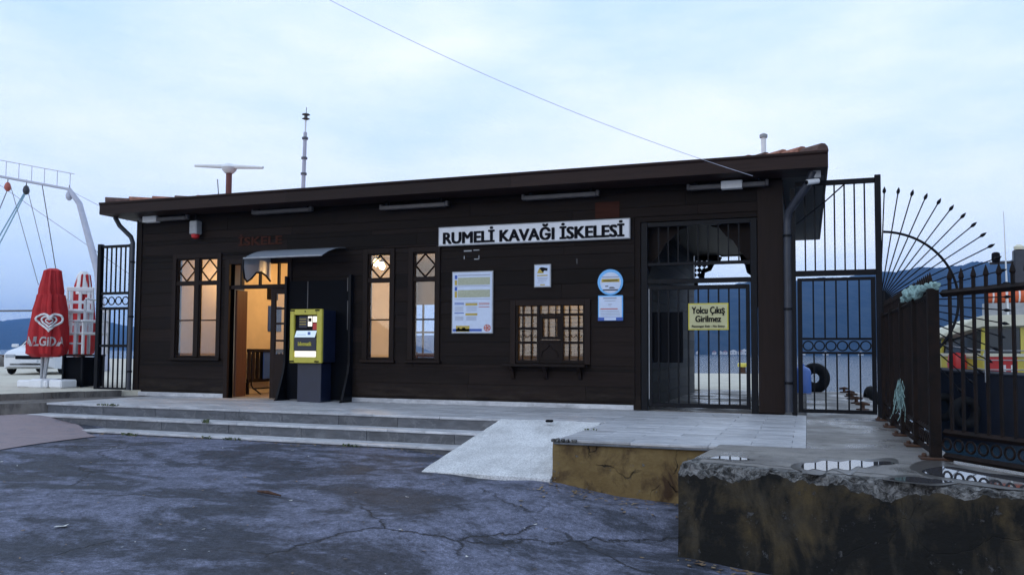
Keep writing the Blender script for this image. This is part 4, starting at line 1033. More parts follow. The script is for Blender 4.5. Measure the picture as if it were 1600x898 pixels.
# awning over the ticket machine
aw = thing('awning', (-9.5, 13.8, 2.8), 'curved smoky translucent awning over the yellow ticket machine', 'awning')
ax0, ax1 = -10.40, -8.62
def awp(t): return (14.17-.87*t, 3.05-.03*t-.22*t*t)
vs = []; fs = []; n = 10
for k in range(n+1):
    yy, zz = awp(k/n); vs += [(ax0, yy, zz), (ax1, yy, zz), (ax0, yy, zz-.006), (ax1, yy, zz-.006)]
for k in range(n): a = 4*k; b = a+4; fs += [(a, a+1, b+1, b), (a+2, b+2, b+3, a+3), (a, b, b+2, a+2), (a+1, a+3, b+3, b+1)]
MB().add(vs, fs).build('sheet', 'awn', aw, True)
for x in (ax0,):
    outl = [(14.17, 3.03), (13.30, 2.80), (13.29, 2.62), (13.34, 2.42), (13.42, 2.35), (13.55, 2.42), (13.70, 2.55), (13.86, 2.58), (14.02, 2.52), (14.17, 2.42)]
    MB().tube([(x, p[0], p[1]) for p in outl], .02, 8).build('side_frame', 'black', aw)
    MB().prism(outl, 0, x-.003, x+.003).build('side_panel', 'awnside', aw)
MB().tube([(ax0, 13.30, 2.80), (ax1, 13.30, 2.80)], .018, 8).build('front_rail', 'grey', aw)
# splayed stand behind machine
sb = thing('machine_surround', (-9.2, 14.0, 0), 'dark board surround with splayed feet framing the ticket machine', 'panel')
MB().box(-9.93, -8.47, W-.05, W-.014, .02, 2.40, .004).build('back_board', 'wetmark', sb)
for x in (-9.95, -8.46): MB().prism([(W-.015, 0), (W-.42, 0), (W-.36, .04), (W-.16, .55), (W-.12, .75), (W-.12, 2.5), (W-.015, 2.5)], 0, x-.025, x+.025).build('splayed_foot', 'black', sb)
MB().box(-9.25, -8.97, W-.052, W-.0505, .10, .30).build('bare_panel', 'redwood', sb)
# ticket machine
tm = thing('ticket_machine', (-9.15, 13.9, 0), 'yellow fronted navy ticket machine with glowing screen', 'ticket machine')
MB().box(-9.40, -8.86, 13.72, 14.08, 0, .76, .008).build('pedestal', 'navy', tm)
hx0, hx1, hy = -9.49, -8.77, 13.60
MB().box(hx0+.02, hx1, hy+.035, 14.08, .77, 1.79, .012).build('cabinet', 'navy', tm)
yf = MB(); s_ = .035
yf.box(hx0, hx0+.095, hy-.03, hy+.033, .76, 1.80, .012).box(hx1-.115, hx1+.005, hy-.03, hy+.033, .76, 1.80, .012).box(hx0+.095, hx1-.115, hy-.028, hy+.033, 1.69, 1.80, .006).box(hx0+.095, hx1-.115, hy-.028, hy+.033, .76, .865, .006)
yf.build('yellow_front', 'yellow', tm)
ix0, ix1 = hx0+.095, hx1-.115
MB().box(ix0, ix1, hy+.022, hy+.034, .865, 1.69).build('recess_back', 'ink', tm)
MB().box(ix0+.09, ix0+.27, hy+.012, hy+.0215, 1.44, 1.66).build('info_panel', 'navy', tm)
for k in range(3): MB().box(ix0+.10, ix0+.25, hy+.008, hy+.0118, 1.50+k*.05, 1.515+k*.05).build('print', 'gold', tm)
MB().box(ix0+.29, ix0+.38, hy+.012, hy+.0215, 1.47, 1.66).build('card_reader', 'traylight', tm); MB().box(ix0+.30, ix0+.37, hy+.006, hy+.0118, 1.56, 1.63).build('card_slot', 'ink', tm)
MB().box(ix0+.40, ix0+.49, hy+.012, hy+.0215, 1.40, 1.53).build('red_reader', 'boatred', tm)
MB().box(ix0+.40, ix0+.49, hy+.012, hy+.0215, 1.55, 1.66).build('note_slot', 'traylight', tm)
MB().add([(ix0+.03, hy+.018, 1.385), (ix0+.49, hy+.018, 1.385), (ix0+.47, hy-.02, 1.255), (ix0+.01, hy-.02, 1.255)], [(0, 1, 2, 3)]).build('touch_screen', 'screen', tm)
MB().box(ix0+.06, ix0+.26, hy-.006, hy-.003, 1.28, 1.31).box(ix0+.30, ix0+.36, hy-.006, hy-.003, 1.29, 1.36).build('screen_tile', 'stripe', tm)
MB().box(ix0+.005, ix1-.005, hy-.025, hy+.02, 1.00, 1.245, .006).build('lower_panel', 'navy', tm)
wall_text('biletmatik', (ix0+ix1)/2, hy-.028, 1.13, .30, .075, 'yellow', tm, 0, .004, heavy=.004)
MB().box(ix0+.01, ix1-.03, hy-.005, hy+.02, .875, .99, .004).build('lit_tray', 'traylight', tm)
for x in (hx0+.06, hx1-.10):
    for z in (.79, 1.775): MB().box(x-.05, x+.05, hy-.036, hy-.0305, z-.013, z+.013, .003).build('corner_plate', 'ink', tm)
MB().box(hx0-.012, hx0+.012, hy-.045, hy-.0305, 1.03, 1.20, .004).build('handle', 'ink', tm); MB().lathe([(.012, 0), (.012, .02)], ((ix0+ix1)/2, hy-.035, 1.745), 10).build('lock', 'ink', tm)
# ---- gate of the passage
gt = thing('passage_gate', (-1.75, W, 0), 'black steel barred gate with fixed upper grille in the passage opening', 'gate')
GY = W+.02
def gbox(n, b_, mt='black', bv=.004): return MB().box(*b_, bv).build(n, mt, gt)
gbox('post', (PX+.02, PX+.13, GY-.04, GY+.06, .0, 3.26)); gbox('post', (PXR-.115, PXR-.01, GY-.04, GY+.06, 0, 3.26)); gbox('top_rail', (PX+.13, PXR-.115, GY-.03, GY+.05, 3.18, 3.26))
gbox('middle_rail', (PX+.13, PXR-.115, GY-.03, GY+.05, 2.19, 2.27)); gbox('middle_rail', (PX+.13, PXR-.115, GY-.025, GY+.045, 2.50, 2.555))
gx0, gx1 = PX+.15, PXR-.135
leaf = gbox('gate_leaf', (gx0, gx0+.06, GY-.03, GY+.04, .07, 2.15)); gbox('leaf_stile', (gx1-.06, gx1, GY-.03, GY+.04, .07, 2.15))
gbox('leaf_rail', (gx0+.06, gx1-.06, GY-.028, GY+.038, .07, .14)); gbox('leaf_rail', (gx0+.06, gx1-.06, GY-.028, GY+.038, 2.08, 2.15))
for k in range(1, 10):
    x = gx0+(gx1-gx0)*k/10
    MB().box(x-.013, x+.013, GY-.012, GY+.014, .14, 2.08).build('bar', 'black', gt); MB().box(x-.011, x+.011, GY-.011, GY+.011, 2.555, 3.18).build('bar', 'black', gt)
gbox('dark_plate', (fx(1013, 520), fx(1066, 520), GY+.05, GY+.075, fz(1040, 566), fz(1040, 487)), 'wetmark')
MB().box(gx0-.0, gx0+.012, GY-.034, GY-.0305, .2, 2.1).build('hinge_edge', 'grey', gt)
gs = thing('exit_sign', (-1.57, W-.05, 1.39), 'pale yellow sign reading Yolcu Çıkış Girilmez hanging on the gate', 'sign')
sx0, sx1, sz0, sz1 = -1.90, -1.235, 1.385, 1.84
MB().box(sx0, sx1, W-.045, W-.025, sz0, sz1, .004).build('plate', 'yellow', gs); MB().box(sx0+.022, sx1-.022, W-.048, W-.0452, sz0+.022, sz1-.022).build('face', 'lemon', gs)
wall_text('Yolcu Çıkış', (sx0+sx1)/2, W-.05, 1.705, .54, .145, 'ink', gs, 0, heavy=.005); wall_text('Girilmez', (sx0+sx1)/2, W-.05, 1.575, .42, .105, 'ink', gs, 0, heavy=.005); wall_text('Passenger Exit - No Entry', (sx0+sx1)/2, W-.05, 1.445, .54, .045, 'ink', gs, 0, heavy=.0015)
# ---- tall side gate
tg = thing('tall_side_gate', (.42, 14.1, 0), 'tall black steel gate with ring band beside the building', 'gate')
TY = 14.12; tx0, tx1 = -.20, 1.08
def tb(n, b_): return MB().box(*b_, .004).build(n, 'black', tg)
tb('post', (tx1-.045, tx1+.045, TY-.045, TY+.045, 0, 3.84)); tb('post', (tx0-.04, tx0+.04, TY-.04, TY+.04, 0, 3.70)); tb('top_rail', (tx0+.04, tx1-.045, TY-.03, TY+.03, 3.72, 3.80)); tb('middle_rail', (tx0+.04, tx1-.045, TY-.03, TY+.03, 2.25, 2.34))
tb('leaf_stile', (tx0+.06, tx0+.13, TY-.025, TY+.025, .05, 2.22)); tb('leaf_stile', (tx1-.12, tx1-.055, TY-.025, TY+.025, .05, 2.22)); tb('leaf_rail', (tx0+.13, tx1-.12, TY-.024, TY+.024, .05, .11)); tb('leaf_rail', (tx0+.13, tx1-.12, TY-.024, TY+.024, 2.17, 2.22))
tb('ring_rail', (tx0+.13, tx1-.12, TY-.022, TY+.022, 1.22, 1.255)); tb('ring_rail', (tx0+.13, tx1-.12, TY-.022, TY+.022, .995, 1.03))
wl = (tx1-.12)-(tx0+.13)
for k in range(6):
    MB().torus((tx0+.13+wl*(k+.5)/6, TY, 1.125), .075, .011, (0, 1, 0), 20, 6).build('ring', 'black', tg, True)
for k in range(1, 6):
    x = tx0+.13+wl*k/6
    for z0, z1 in ((.11, .995), (1.255, 2.17)): MB().box(x-.012, x+.012, TY-.011, TY+.011, z0, z1).build('bar', 'black', tg)
for k in range(1, 8):
    x = tx0+.04+(tx1-tx0-.085)*k/8; MB().box(x-.012, x+.012, TY-.011, TY+.011, 2.34, 3.72).build('bar', 'black', tg)
MB().tube([(-.15, TY-.06, 3.1), (.3, TY-.06, 3.45), (.62, TY-.06, 3.74)], .012, 6).build('cable', 'black', tg)
# ---- sunburst fan
fn = thing('sunburst_guard', (1.1, 14.1, 1.83), 'black iron sunburst fan of spear tipped rods beside the tall gate', 'guard')
fc = Vector((1.09, TY, 1.83)); Ro = 1.72
MB().tube([fc+Vector((1.10*math.sin(t), 0, 1.10*math.cos(t))) for t in lin(0.06, 2.3, 40)], .02, 8).build('arc', 'black', fn, True)
NR = 22
for k in range(NR):
    t = .05+k*(2.42/(NR-1)); d = Vector((math.sin(t), 0, math.cos(t)))
    s0 = fc+d*.02; e = fc+d*Ro; rod = MB().tube([s0, e], .0105, 6).build('rod', 'black', fn)
    MB().tube([e-d*.02, e+d*.02, e+d*.05, e+d*.10], [.008, .03, .026, .002], 6).build('spear_tip', 'black', rod)
tb('fan_post', (tx1+.047, tx1+.09, TY-.03, TY+.03, -.1, 2.0))
# ---- left tall grille
lg = thing('side_grille', (-14.5, W, 0), 'tall dark iron grille with ring band at the far corner of the building', 'grille')
def lb(n, b_): return MB().box(*b_, .004).build(n, 'black', lg)
lb('post', (-15.02, -14.92, W-.05, W+.05, -.0, 3.36)); lb('post', (-14.12, -14.05, W-.04, W+.04, 0, 3.34))
for z in (.10, 1.05, 1.88, 2.22, 3.27): lb('rail', (-14.92, -14.12, W-.025, W+.025, z, z+.06))
for k in range(1, 6):
    x = -14.92+.8*k/6
    for z0, z1 in ((.16, 1.05), (1.11, 1.88), (2.28, 3.27)): MB().box(x-.014, x+.014, W-.012, W+.012, z0, z1).build('bar', 'black', lg)
for k in range(4): MB().torus((-14.82+.2*k, W, 2.08), .085, .014, (0, 1, 0), 18, 6).build('ring', 'black', lg, True)
# ---- fence on the quay
def fence(a, b, nb, label, tips=True, posts=(True, True), zt=1.60):
    a = Vector((*a, 0)); b = Vector((*b, 0)); d = (b-a); L = d.length; d = d/L
    o = thing('quay_fence', tuple((a+b)/2), label, 'fence', 'rusty quay fence panels')
    def P(s, z): v = a+d*s; return (v.x, v.y, z)
    for z, wd_ in ((1.575, .05), (.27, .045), (.05, .045)): MB().bar(P(0.05, z), P(L-.05, z), wd_).build('rail', 'rustblack', o)
    nrm = Vector((-d.y, d.x, 0))
    k = max(2, int(L/.135))
    for i in range(1, k):
        s = L*i/k
        bar = MB().bar(P(s, .27), P(s, 1.70 if tips else 1.58), .024).build('picket', 'rustblack', o)
        if tips: MB().tube([P(s, 1.68), P(s, 1.71), P(s, 1.735), P(s, 1.80)], [.010, .026, .022, .002], 6).build('spear_tip', 'rustblack', bar)
    for i in range(k):
        s = L*(i+.5)/k; c = P(s, .16); MB().torus(c, .052, .011, tuple(nrm), 16, 6).build('ring', 'rustblack', o, True)
    for s, on in ((0, posts[0]), (L, posts[1])):
        if on:
            v = a+d*s; MB().box(v.x-.05, v.x+.05, v.y-.05, v.y+.05, 0, 1.63, .006).build('post', 'rustblack', o)
            MB().box(v.x-.14, v.x+.14, v.y-.11, v.y+.11, .002, .025, .006).build('base_plate', 'rust', o)
            for sx in (-.1, .1): MB().lathe([(.022, .025), (.022, .05), (.012, .06)], (v.x+sx, v.y, 0), 8).build('bolt', 'rust', o)
    return o
ys_ = [13.55, 12.35, 11.15, 9.95, 8.77]
labs = ['rusty black fence panel next to the tall side gate', 'second rusty fence panel from the tall side gate', 'rusty fence panel with frayed turquoise twine at its foot', 'rusty fence panel under the turquoise rope at the corner post']
for i in range(4):
    fence((1.10+.01*i, ys_[i]), (1.11+.01*i, ys_[i+1]), 0, labs[i], True, (True, i == 3))
fd = Vector((.55, -.83)).normalized(); f1 = Vector((1.15, 8.77)); f2 = f1+fd*2.2
fence(tuple(f1+fd*.06), tuple(f2), 0, 'spear topped rusty fence panel with rings angled along the quay corner', True, (False, True))
fence(tuple(f2+fd*.06), tuple(f2+fd*2.4), 0, 'spear topped rusty fence panel next along the quay beyond the corner panel', True, (False, True))
# turquoise rope on the fence
ro = thing('mooring_rope', (1.13, 9.6, 1.6), 'thick turquoise rope knotted along the fence top', 'rope')
pth = []
for k in range(90):
    t = k/89; yy = 11.0-2.3*t; pth.append(Vector((1.10+.05*math.sin(t*14)+.02*t, yy, 1.63+.05*math.sin(t*21+1)*(1 if .3 < t < .8 else .3)+.02)))
kn = [Vector((1.12+.06*math.cos(q*.7), 9.75+.13*math.sin(q*.45)+.004*q, 1.665+.05*math.sin(q*.9+1))) for q in range(22)]
for base, nm in ((pth, 'strand'), (kn, 'knot_strand')):
    for s3 in range(3):
        pts = []
        for i, p in enumerate(base):
            an = i*.55+s3*2.094; pts.append(p+Vector((math.cos(an)*.020, 0, math.sin(an)*.020)))
        MB().tube(pts, .021, 7).build(nm, 'rope', ro, True)
tz = MB(); rnd2 = random.Random(3)
for k in range(30):
    b0 = Vector((1.02+rnd2.uniform(-.03, .03), 10.55+rnd2.uniform(-.12, .12), .55+rnd2.uniform(-.05, .18))); pts = [b0]
    for s in range(4): pts.append(pts[-1]+Vector((rnd2.uniform(-.03, .02), rnd2.uniform(-.05, .05), -rnd2.uniform(.02, .09))))
    tz.tube(pts, .004, 4)
tag(tz.build('frayed_twine', 'rope'), 'frayed bunch of turquoise twine snagged low on the fence', 'twine')
# ================================================================== ROOF THINGS
def roofz(x, y): return EZ-.03+(min(y, 2*ym-y)-EY)*RS
ra = thing('radar_scanner', (-14, 18, 4.8), 'white radar scanner bar on a red brown post above the roof', 'radar')
Yr = 17.2; p = at(358, 268, 1, Yr); zb = 4.15
MB().tube([(p.x, Yr, zb), (p.x, Yr, p.z-.02)], .075, 12).build('post', 'oxide', ra); MB().lathe([(.10, -.05), (.17, .02), (.20, .10), (.14, .17), (.06, .20)], (p.x, Yr, p.z), 16).build('gearbox', 'white', ra, True)
l_ = at(305, 259, 1, Yr); r_ = at(411, 262, 1, Yr)
MB().tube([(l_.x, Yr, l_.z), ((l_.x+r_.x)/2, Yr, (l_.z+r_.z)/2), (r_.x, Yr, r_.z)], [.035, .06, .035], 8).build('scanner_bar', 'white', ra)
MB().tube([(p.x-.22, Yr, zb), (p.x-.36, Yr, p.z-.18)], .012, 6).build('whip', 'wire', ra)
am = thing('antenna_mast', (-11.5, 17.2, 4.6), 'slim grey antenna mast with disc top above the roof', 'antenna')
p0 = at(473, 292, 1, Yr); p1 = at(477, 207, 1, Yr); p2 = at(478, 184, 1, Yr); p3 = at(479, 168, 1, Yr)
MB().tube([(p0.x, Yr, 4.3), p1], [.055, .045], 10).build('mast', 'mast', am)
for t in (.25, .55, .93): q_ = Vector((p0.x, Yr, 4.3)).lerp(p1, .35+.62*t); MB().lathe([(.075, -.02), (.075, .03)], q_, 10).build('collar', 'wire', am)
MB().tube([p1, p2], .02, 8).build('stem', 'white', am); MB().lathe([(.03, -.06), (.10, -.03), (.04, 0), (.04, .05), (.10, .07), (.09, .09)], p2, 14).build('disc_head', 'wire', am, True); MB().tube([p2, p3], .008, 6).build('whip', 'wire', am)
vt = thing('roof_vent', (-.8, 17.2, 4.7), 'small white vent pipe standing on the roof at the gate end', 'vent')
v0 = at(1194, 236, 1, Yr); v1 = at(1193, 214, 1, Yr); MB().tube([(v0.x, Yr, 4.4), v1], .05, 10).build('pipe', 'white', vt); MB().lathe([(.075, -.02), (.08, .04), (.03, .07)], v1, 12).build('cap', 'grey', vt)
# overhead wire
wa = at(480, -18, 1, 11.0); wb = at(1176, 275, 1, EY-.06); pts = []
for k in range(40):
    t = k/39; q_ = wa.lerp(wb, t); q_.z -= .55*4*t*(1-t)*.35; pts.append(q_)
tag(MB().tube(pts, .0045, 5).build('overhead_wire', 'mast'), 'thin pale wire crossing the sky down to the roof edge', 'wire')
# ================================================================== CAFE SIDE
def umbrella(loc, ang, h, rad, label, top='red', txt=True, lean=.07):
    o = thing('closed_parasol', loc, label, 'parasol', 'closed parasols on the cafe terrace'); L = Vector(loc)
    MB().tube([L+Vector((-.09, 0, .05)), L+Vector((lean*(h-1.45), 0, h-.05))], .03, 10).build('pole', 'white', o)
    prof = [(rad*.62, .70), (rad*.95, .78), (rad, .95), (rad*.93, 1.3), (rad*.80, 1.8), (rad*.66, h-.62), (rad*.60, h-.60), (rad*.60, h-.50), (rad*.52, h-.3), (rad*.42, h-.05), (rad*.2, h)]
    def fold(t, i): return 1+.10*math.sin(8*t+ang+.25*i)+.06*math.sin(13*t+i*.9+ang)+.035*math.sin(29*t+i*1.7)+(.07*math.sin(3*t+ang) if i < 5 else 0)
    cn_ = MB().lathe(prof, L, 96, fold); cn_.v = [(v[0]+lean*(v[2]-L.z-1.4), v[1], v[2]) for v in cn_.v]; cn_.build('canopy', top, o, True)
    def surf(u, z):                                    # point on the canopy at angle u
        zs_ = [q[1] for q in prof]; r_ = np.interp(z, zs_[:6], [q[0] for q in prof][:6]); t = u; r_ *= fold(t, 3)*1.0+.06
        return Vector((L.x+r_*math.cos(t)+lean*(z-1.4), L.y+r_*math.sin(t), L.z+z))
    if txt:
        vs, fs, hh = textmesh('ALGiDA', 1.0, .03, .002, 1.0); ft = math.atan2(-L.y, -L.x)
        mb = MB(); mb.add([surf(ft-.10+v.x*2.0, 1.06+v.y*.22/hh) for v in vs], fs); mb.build('lettering', 'white', o)
        hm_ = MB()
        for sc2, wd_ in ((1.0, .026), (.64, .022), (.30, .016)):
            pts = []
            for k in range(41):
                t = 2*math.pi*k/40; hx_ = 16*math.sin(t)**3/17; hy_ = (13*math.cos(t)-5*math.cos(2*t)-2*math.cos(3*t)-math.cos(4*t))/17
                pts.append(surf(ft+.02+hx_*.78*sc2, 1.52+hy_*.23*sc2))
            hm_.tube(pts, wd_, 5)
        hm_.build('heart_emblem', 'white', o)
    MB().lathe([(.34, 0), (.36, .03), (.36, .16), (.30, .20), (.06, .21)], L, 6).build('base', 'plastic', o)
    for s in (-1, 1): MB().tube([L+Vector((s*.05, -.1, .18)), L+Vector((s*.10, -.05, .8))], .03, 8).build('strut', 'grey', o)
    return o
TZ = .115
ub = Vector((-17.0, 14.25, TZ))
u1_ = at(73, 590, 1, 14.25); u2_ = at(122, 590, 1, 16.2)
umbrella((u1_.x, 14.25, TZ), .4, 2.75, .40, 'closed red parasol with white heart emblem and lettering on white base')
umbrella((u2_.x, 16.2, TZ), 1.3, 2.85, .36, 'closed red parasol with white top standing behind the stacked white chairs', 'red', False)
MB().lathe([(.215+.0, 2.3), (.215, 2.4), (.16, 2.80), (.08, 2.90)], (u2_.x+.08, 16.2, TZ), 24).build('white_cap', 'white', [o for o in bpy.data.objects if o.name.startswith('closed_parasol')][-1], True)
# low white planter boxes
tag(MB().box(u1_.x-.62, u1_.x+.30, 13.98, 14.02+.5, TZ, TZ+.17, .03).build('parasol_weight', 'plastic'), 'long white weight box at the foot of the red parasol', 'weight')
tag(MB().box(u1_.x+.34, u1_.x+.72, 14.0, 14.45, TZ, TZ+.19, .03).build('parasol_weight', 'plastic'), 'short white weight box beside the parasol foot', 'weight')
# table with stacked chairs
def chair(c, z, label, rot):
    o = thing('white_armchair', (c[0], c[1], z), label, 'chair', 'white plastic armchairs stacked on the table'); S = 1.0
    cs, sn_ = 1.15*math.cos(rot), 1.15*math.sin(rot)
    def T(x, y, zz): return (c[0]+x*cs-y*sn_, c[1]+x*sn_+y*cs, z+zz*1.15)
    def bx(n, x0, x1, y0, y1, z0, z1, b=.012):
        m_ = MB().box(x0, x1, y0, y1, z0, z1, b); m_.v = [T(*v) for v in m_.v]; return m_.build(n, 'plastic', o)
    for x in (-.27, .21):
        for y in (-.25, .21): bx('leg', x, x+.055, y, y+.055, 0, .66 if y < 0 else .42)
    bx('seat', -.27, .27, -.25, .27, .40, .45)
    for x in (-.30, .24): bx('armrest', x, x+.07, -.28, .26, .66, .70)
    bx('back_top_rail', -.27, .27, .22, .27, .86, .95); bx('back_mid_rail', -.27, .27, .225, .265, .60, .66)
    for k in range(3): bx('back_slat', -.20+k*.17, -.14+k*.17, .23, .26, .45, .86)
    for x in (-.27, .22): bx('back_post', x, x+.05, .22, .27, .42, .86)
    bx('stretcher', -.24, .24, -.245, -.21, .20, .24)
    return o
tbx = at(118, 585, 1, 14.9)
tbl = thing('cafe_table', (tbx.x, 14.9, TZ), 'dark cafe table carrying the stacked white armchairs', 'table')
MB().box(tbx.x-.75, tbx.x+.55, 14.55, 15.25, TZ+.72, TZ+.76, .006).build('table_top', 'trim', tbl)
for x in (-.70, -.1, .48):
    for y in (14.6, 15.16): MB().box(tbx.x+x, tbx.x+x+.05, y, y+.05, TZ, TZ+.72).build('leg', 'black', tbl)
MB().box(tbx.x-.05, tbx.x+.5, 14.66, 15.15, TZ+.02, TZ+.70).build('side_panel', 'wetmark', tbl)
chair((tbx.x-.18, 14.9), TZ+.765, 'lower white plastic armchair of the stack on the cafe table', .25)
chair((tbx.x+.36, 15.0), TZ+.765, 'white plastic armchair on the cafe table next to the iron grille', -.5)
chair((tbx.x-.10, 14.95), TZ+1.30, 'upper white plastic armchair topping the stack on the cafe table', .55)
# white car
def car(loc, rot):
    o = thing('white_car', loc, 'white saloon car parked beyond the red parasol', 'car'); L = Vector(loc); cs, sn_ = math.cos(rot), math.sin(rot)
    def T(v): return (L.x+v[0]*cs-v[1]*sn_, L.y+v[0]*sn_+v[1]*cs, L.z+v[2])
    # cross sections along the length: x, half width bottom, half width belt, belt z, bottom z, roof half width, roof z
    S_ = [(-2.25, .62, .66, .62, .30, .55, .63), (-2.15, .78, .80, .70, .22, .66, .72), (-1.7, .86, .88, .80, .2, .74, .83), (-1.0, .88, .90, .90, .2, .78, .93), (-.75, .88, .90, .92, .2, .74, 1.02), (-.05, .88, .90, .94, .2, .62, 1.42), (.6, .88, .90, .95, .2, .62, 1.46), (1.2, .88, .90, .95, .2, .60, 1.38), (1.75, .87, .89, .97, .22, .70, 1.05), (2.15, .82, .84, .95, .28, .68, .98), (2.25, .74, .76, .85, .35, .6, .88)]
    vs = []; fs = []
    for x, wb_, wl_, zb_, z0, wr, zr in S_: vs += [(x, -wb_, z0), (x, -wl_, (z0+zb_)/2), (x, -wl_*.985, zb_), (x, -wr, zr), (x, wr, zr), (x, wl_*.985, zb_), (x, wl_, (z0+zb_)/2), (x, wb_, z0)]
    for i in range(len(S_)-1):
        for k in range(8): fs.append((i*8+k, i*8+(k+1) % 8, (i+1)*8+(k+1) % 8, (i+1)*8+k))
    fs += [tuple(range(8)), tuple(range((len(S_)-1)*8+7, (len(S_)-1)*8-1, -1))]
    MB().add([T(v) for v in vs], fs).build('body', 'carpaint', o, True)
    def pl(n, mt, pts): MB().add([T(v) for v in pts], [tuple(range(len(pts)))]).build(n, mt, o)
    pl('windscreen', 'carglass', [(-.74, -.70, 1.03), (-.74, .70, 1.03), (-.08, .58, 1.42), (-.08, -.58, 1.42)])
    for s in (-1, 1):
        pl('side_window', 'carglass', [(-.60, s*.875, .97), (.55, s*.885, .99), (.55, s*.66, 1.42), (-.05, s*.66, 1.39)]); pl('side_window', 'carglass', [(.62, s*.885, .99), (1.55, s*.86, 1.0), (1.15, s*.66, 1.36), (.62, s*.66, 1.42)])
        hl = MB().box(-.2, .2, -.15, .15, -.06, .06, .02); hl.v = [T((-2.12+v[0]*.7, s*.58+v[1], .64+v[2])) for v in hl.v]; hl.build('headlight', 'lens', o)
        mi = MB().box(-.08, .08, -.1, .1, -.06, .06, .02); mi.v = [T((-.62+v[0], s*.99+v[1], 1.0+v[2])) for v in mi.v]; mi.build('mirror', 'carpaint', o)
        for x in (-1.42, 1.35):
            c = T((x, s*.80, .31)); ax = (-sn_, cs, 0); wh = MB().torus(c, .22, .095, ax, 24, 8).build('tyre', 'rubber', o, True)
            a_ = Vector(ax)*.06; MB().tube([Vector(c)-a_, Vector(c)+a_], .20, 18).build('rim', 'grey', o)
    gr = MB().box(-.05, .05, -.42, .42, -.06, .06, .02); gr.v = [T((-2.235+v[0], v[1], .60+v[2])) for v in gr.v]; gr.build('grille', 'ink', o)
    lo_ = MB().box(-.05, .05, -.6, .6, -.05, .05, .02); lo_.v = [T((-2.20+v[0], v[1], .36+v[2])) for v in lo_.v]; lo_.build('lower_grille', 'ink', o)
    npl = MB().box(-.01, .01, -.26, .26, -.055, .055); npl.v = [T((-2.29+v[0], v[1], .47+v[2])) for v in npl.v]; npl.build('number_plate', 'signwhite', o)
cc_ = at(80, 560, 1, 22.6); car((cc_.x, 22.6, TZ), R(122))
# rail wire and low debris by the water
tag(MB().tube([at(-40, 486, 1, 30), at(62, 485, 1, 27)], .05, 6).build('mooring_cable', 'wire'), 'dark horizontal cable stretched beyond the parasol', 'cable')
nets = thing('net_pile', (-33, 27, TZ), 'brown heap of fishing nets on the quay beyond the car', 'net pile')
cN = at(2, 575, 1, 30.0)
for k in range(5):
    MB().lathe([(.7-.08*k, 0), (.75-.1*k, .2), (.5, .45+.1*(k % 2)), (.1, .6)], (cN.x-.9+k*.45, 30.2+.2*(k % 2), TZ), 12, lambda t, i: 1+.2*math.sin(3*t+i)).build('net_fold', 'rust' if k % 2 else 'kerb', nets, True)
# ---- white gantry
gn = thing('boat_gantry', (-25, 24, TZ), 'tall white steel gantry with railed beam and hanging pulleys', 'gantry'); GYy = 26.0
def gp(x, y): return at(x, y, 1, GYy)
foot = gp(166, 560); foot.z = TZ
MB().tube([foot, gp(153, 425), gp(124, 318), gp(108, 296)], [.17, .15, .12, .09], 12).build('leg', 'mast', gn, True)
MB().tube([gp(110, 296), gp(-140, 250)], .06, 10).build('beam', 'mast', gn)
MB().tube([gp(116, 272), gp(-140, 224)], .018, 6).build('hand_rail', 'mast', gn)
for x in range(-130, 125, 20):
    t = (x+140)/256; MB().tube([gp(x, 224+48*t), gp(x-1, 250+46*t*250/250)], .014, 6).build('rail_post', 'mast', gn)
fo2 = gp(-150, 560); fo2.z = TZ; MB().tube([fo2, gp(-140, 250)], [.3, .12], 12).build('leg', 'mast', gn)
for (x, y), mt in (((12, 292), 'redprint'), ((41, 297), 'pipe'), ((108, 306), 'mast')):
    c = gp(x, y); MB().lathe([(.04, -.20), (.12, -.12), (.14, 0), (.10, .14), (.04, .20)], c, 12).build('pulley_block', mt, gn, True); MB().tube([c+Vector((0, 0, .18)), c+Vector((0, 0, .45))], .02, 6).build('shackle', 'wire', gn)
def line(a, b, r=.014, mt='wire', n='rigging_line'): MB().tube([a, b], r, 5).build(n, mt, gn)
line(gp(41, 300), gp(-8, 395), .03, 'ropeblue'); line(gp(39, 300), gp(-12, 388), .03, 'ropeblue'); line(gp(12, 296), gp(-6, 340), .02); line(gp(17, 292), gp(60, 445)); line(gp(44, 300), gp(76, 430)); line(gp(66, 290), gp(87, 420), .02); line(gp(-40, 262), gp(205, 430), .010); line(gp(110, 298), gp(200, 345), .008)
# ================================================================== QUAY BEHIND THE BUILDING
bo = thing('mooring_bollard', (-3.0, 41, 0), 'yellow topped mooring bollard on the pier seen through the gate', 'bollard')
bp = at(1161.5, 583, 2, 0.0); MB().lathe([(.20, 0), (.20, .04), (.14, .06), (.14, .32)], (bp.x, bp.y-.4, 0), 16).build('stem', 'rust', bo, True); MB().lathe([(.14, .32), (.24, .33), (.25, .46), (.20, .52)], (bp.x, bp.y-.4, 0), 16).build('cap', 'boatyellow', bo, True)
def tyre(c, Rr, r, nrm, label, par=None, name='tyre_fender'):
    o = MB().torus(c, Rr, r, nrm, 32, 10).build(name, 'rubber', par, True)
    if not par: tag(o, label, 'tyre')
    return o
tp = at(1273, 596, 1, 23.0); tyre((tp.x, 22.95, .36), .26, .14, (.35, 1, 0), 'big black tyre fender standing at the pier edge beyond the tall gate')
tag(MB().lathe([(.24, 0), (.25, .05), (.24, .55), (.20, .62), (.08, .68), (.08, .74)], (at(1252, 610, 1, 22.4).x, 22.3, 0), 18).build('blue_drum', 'stripe', None, True), 'light blue plastic drum beside the tyre fender', 'drum')
tp = at(1342, 622, 1, 20.5); tyre((1.36, 20.6, -.15), .30, .12, (1, .1, 0), 'black tyre fender hanging over the pier side')
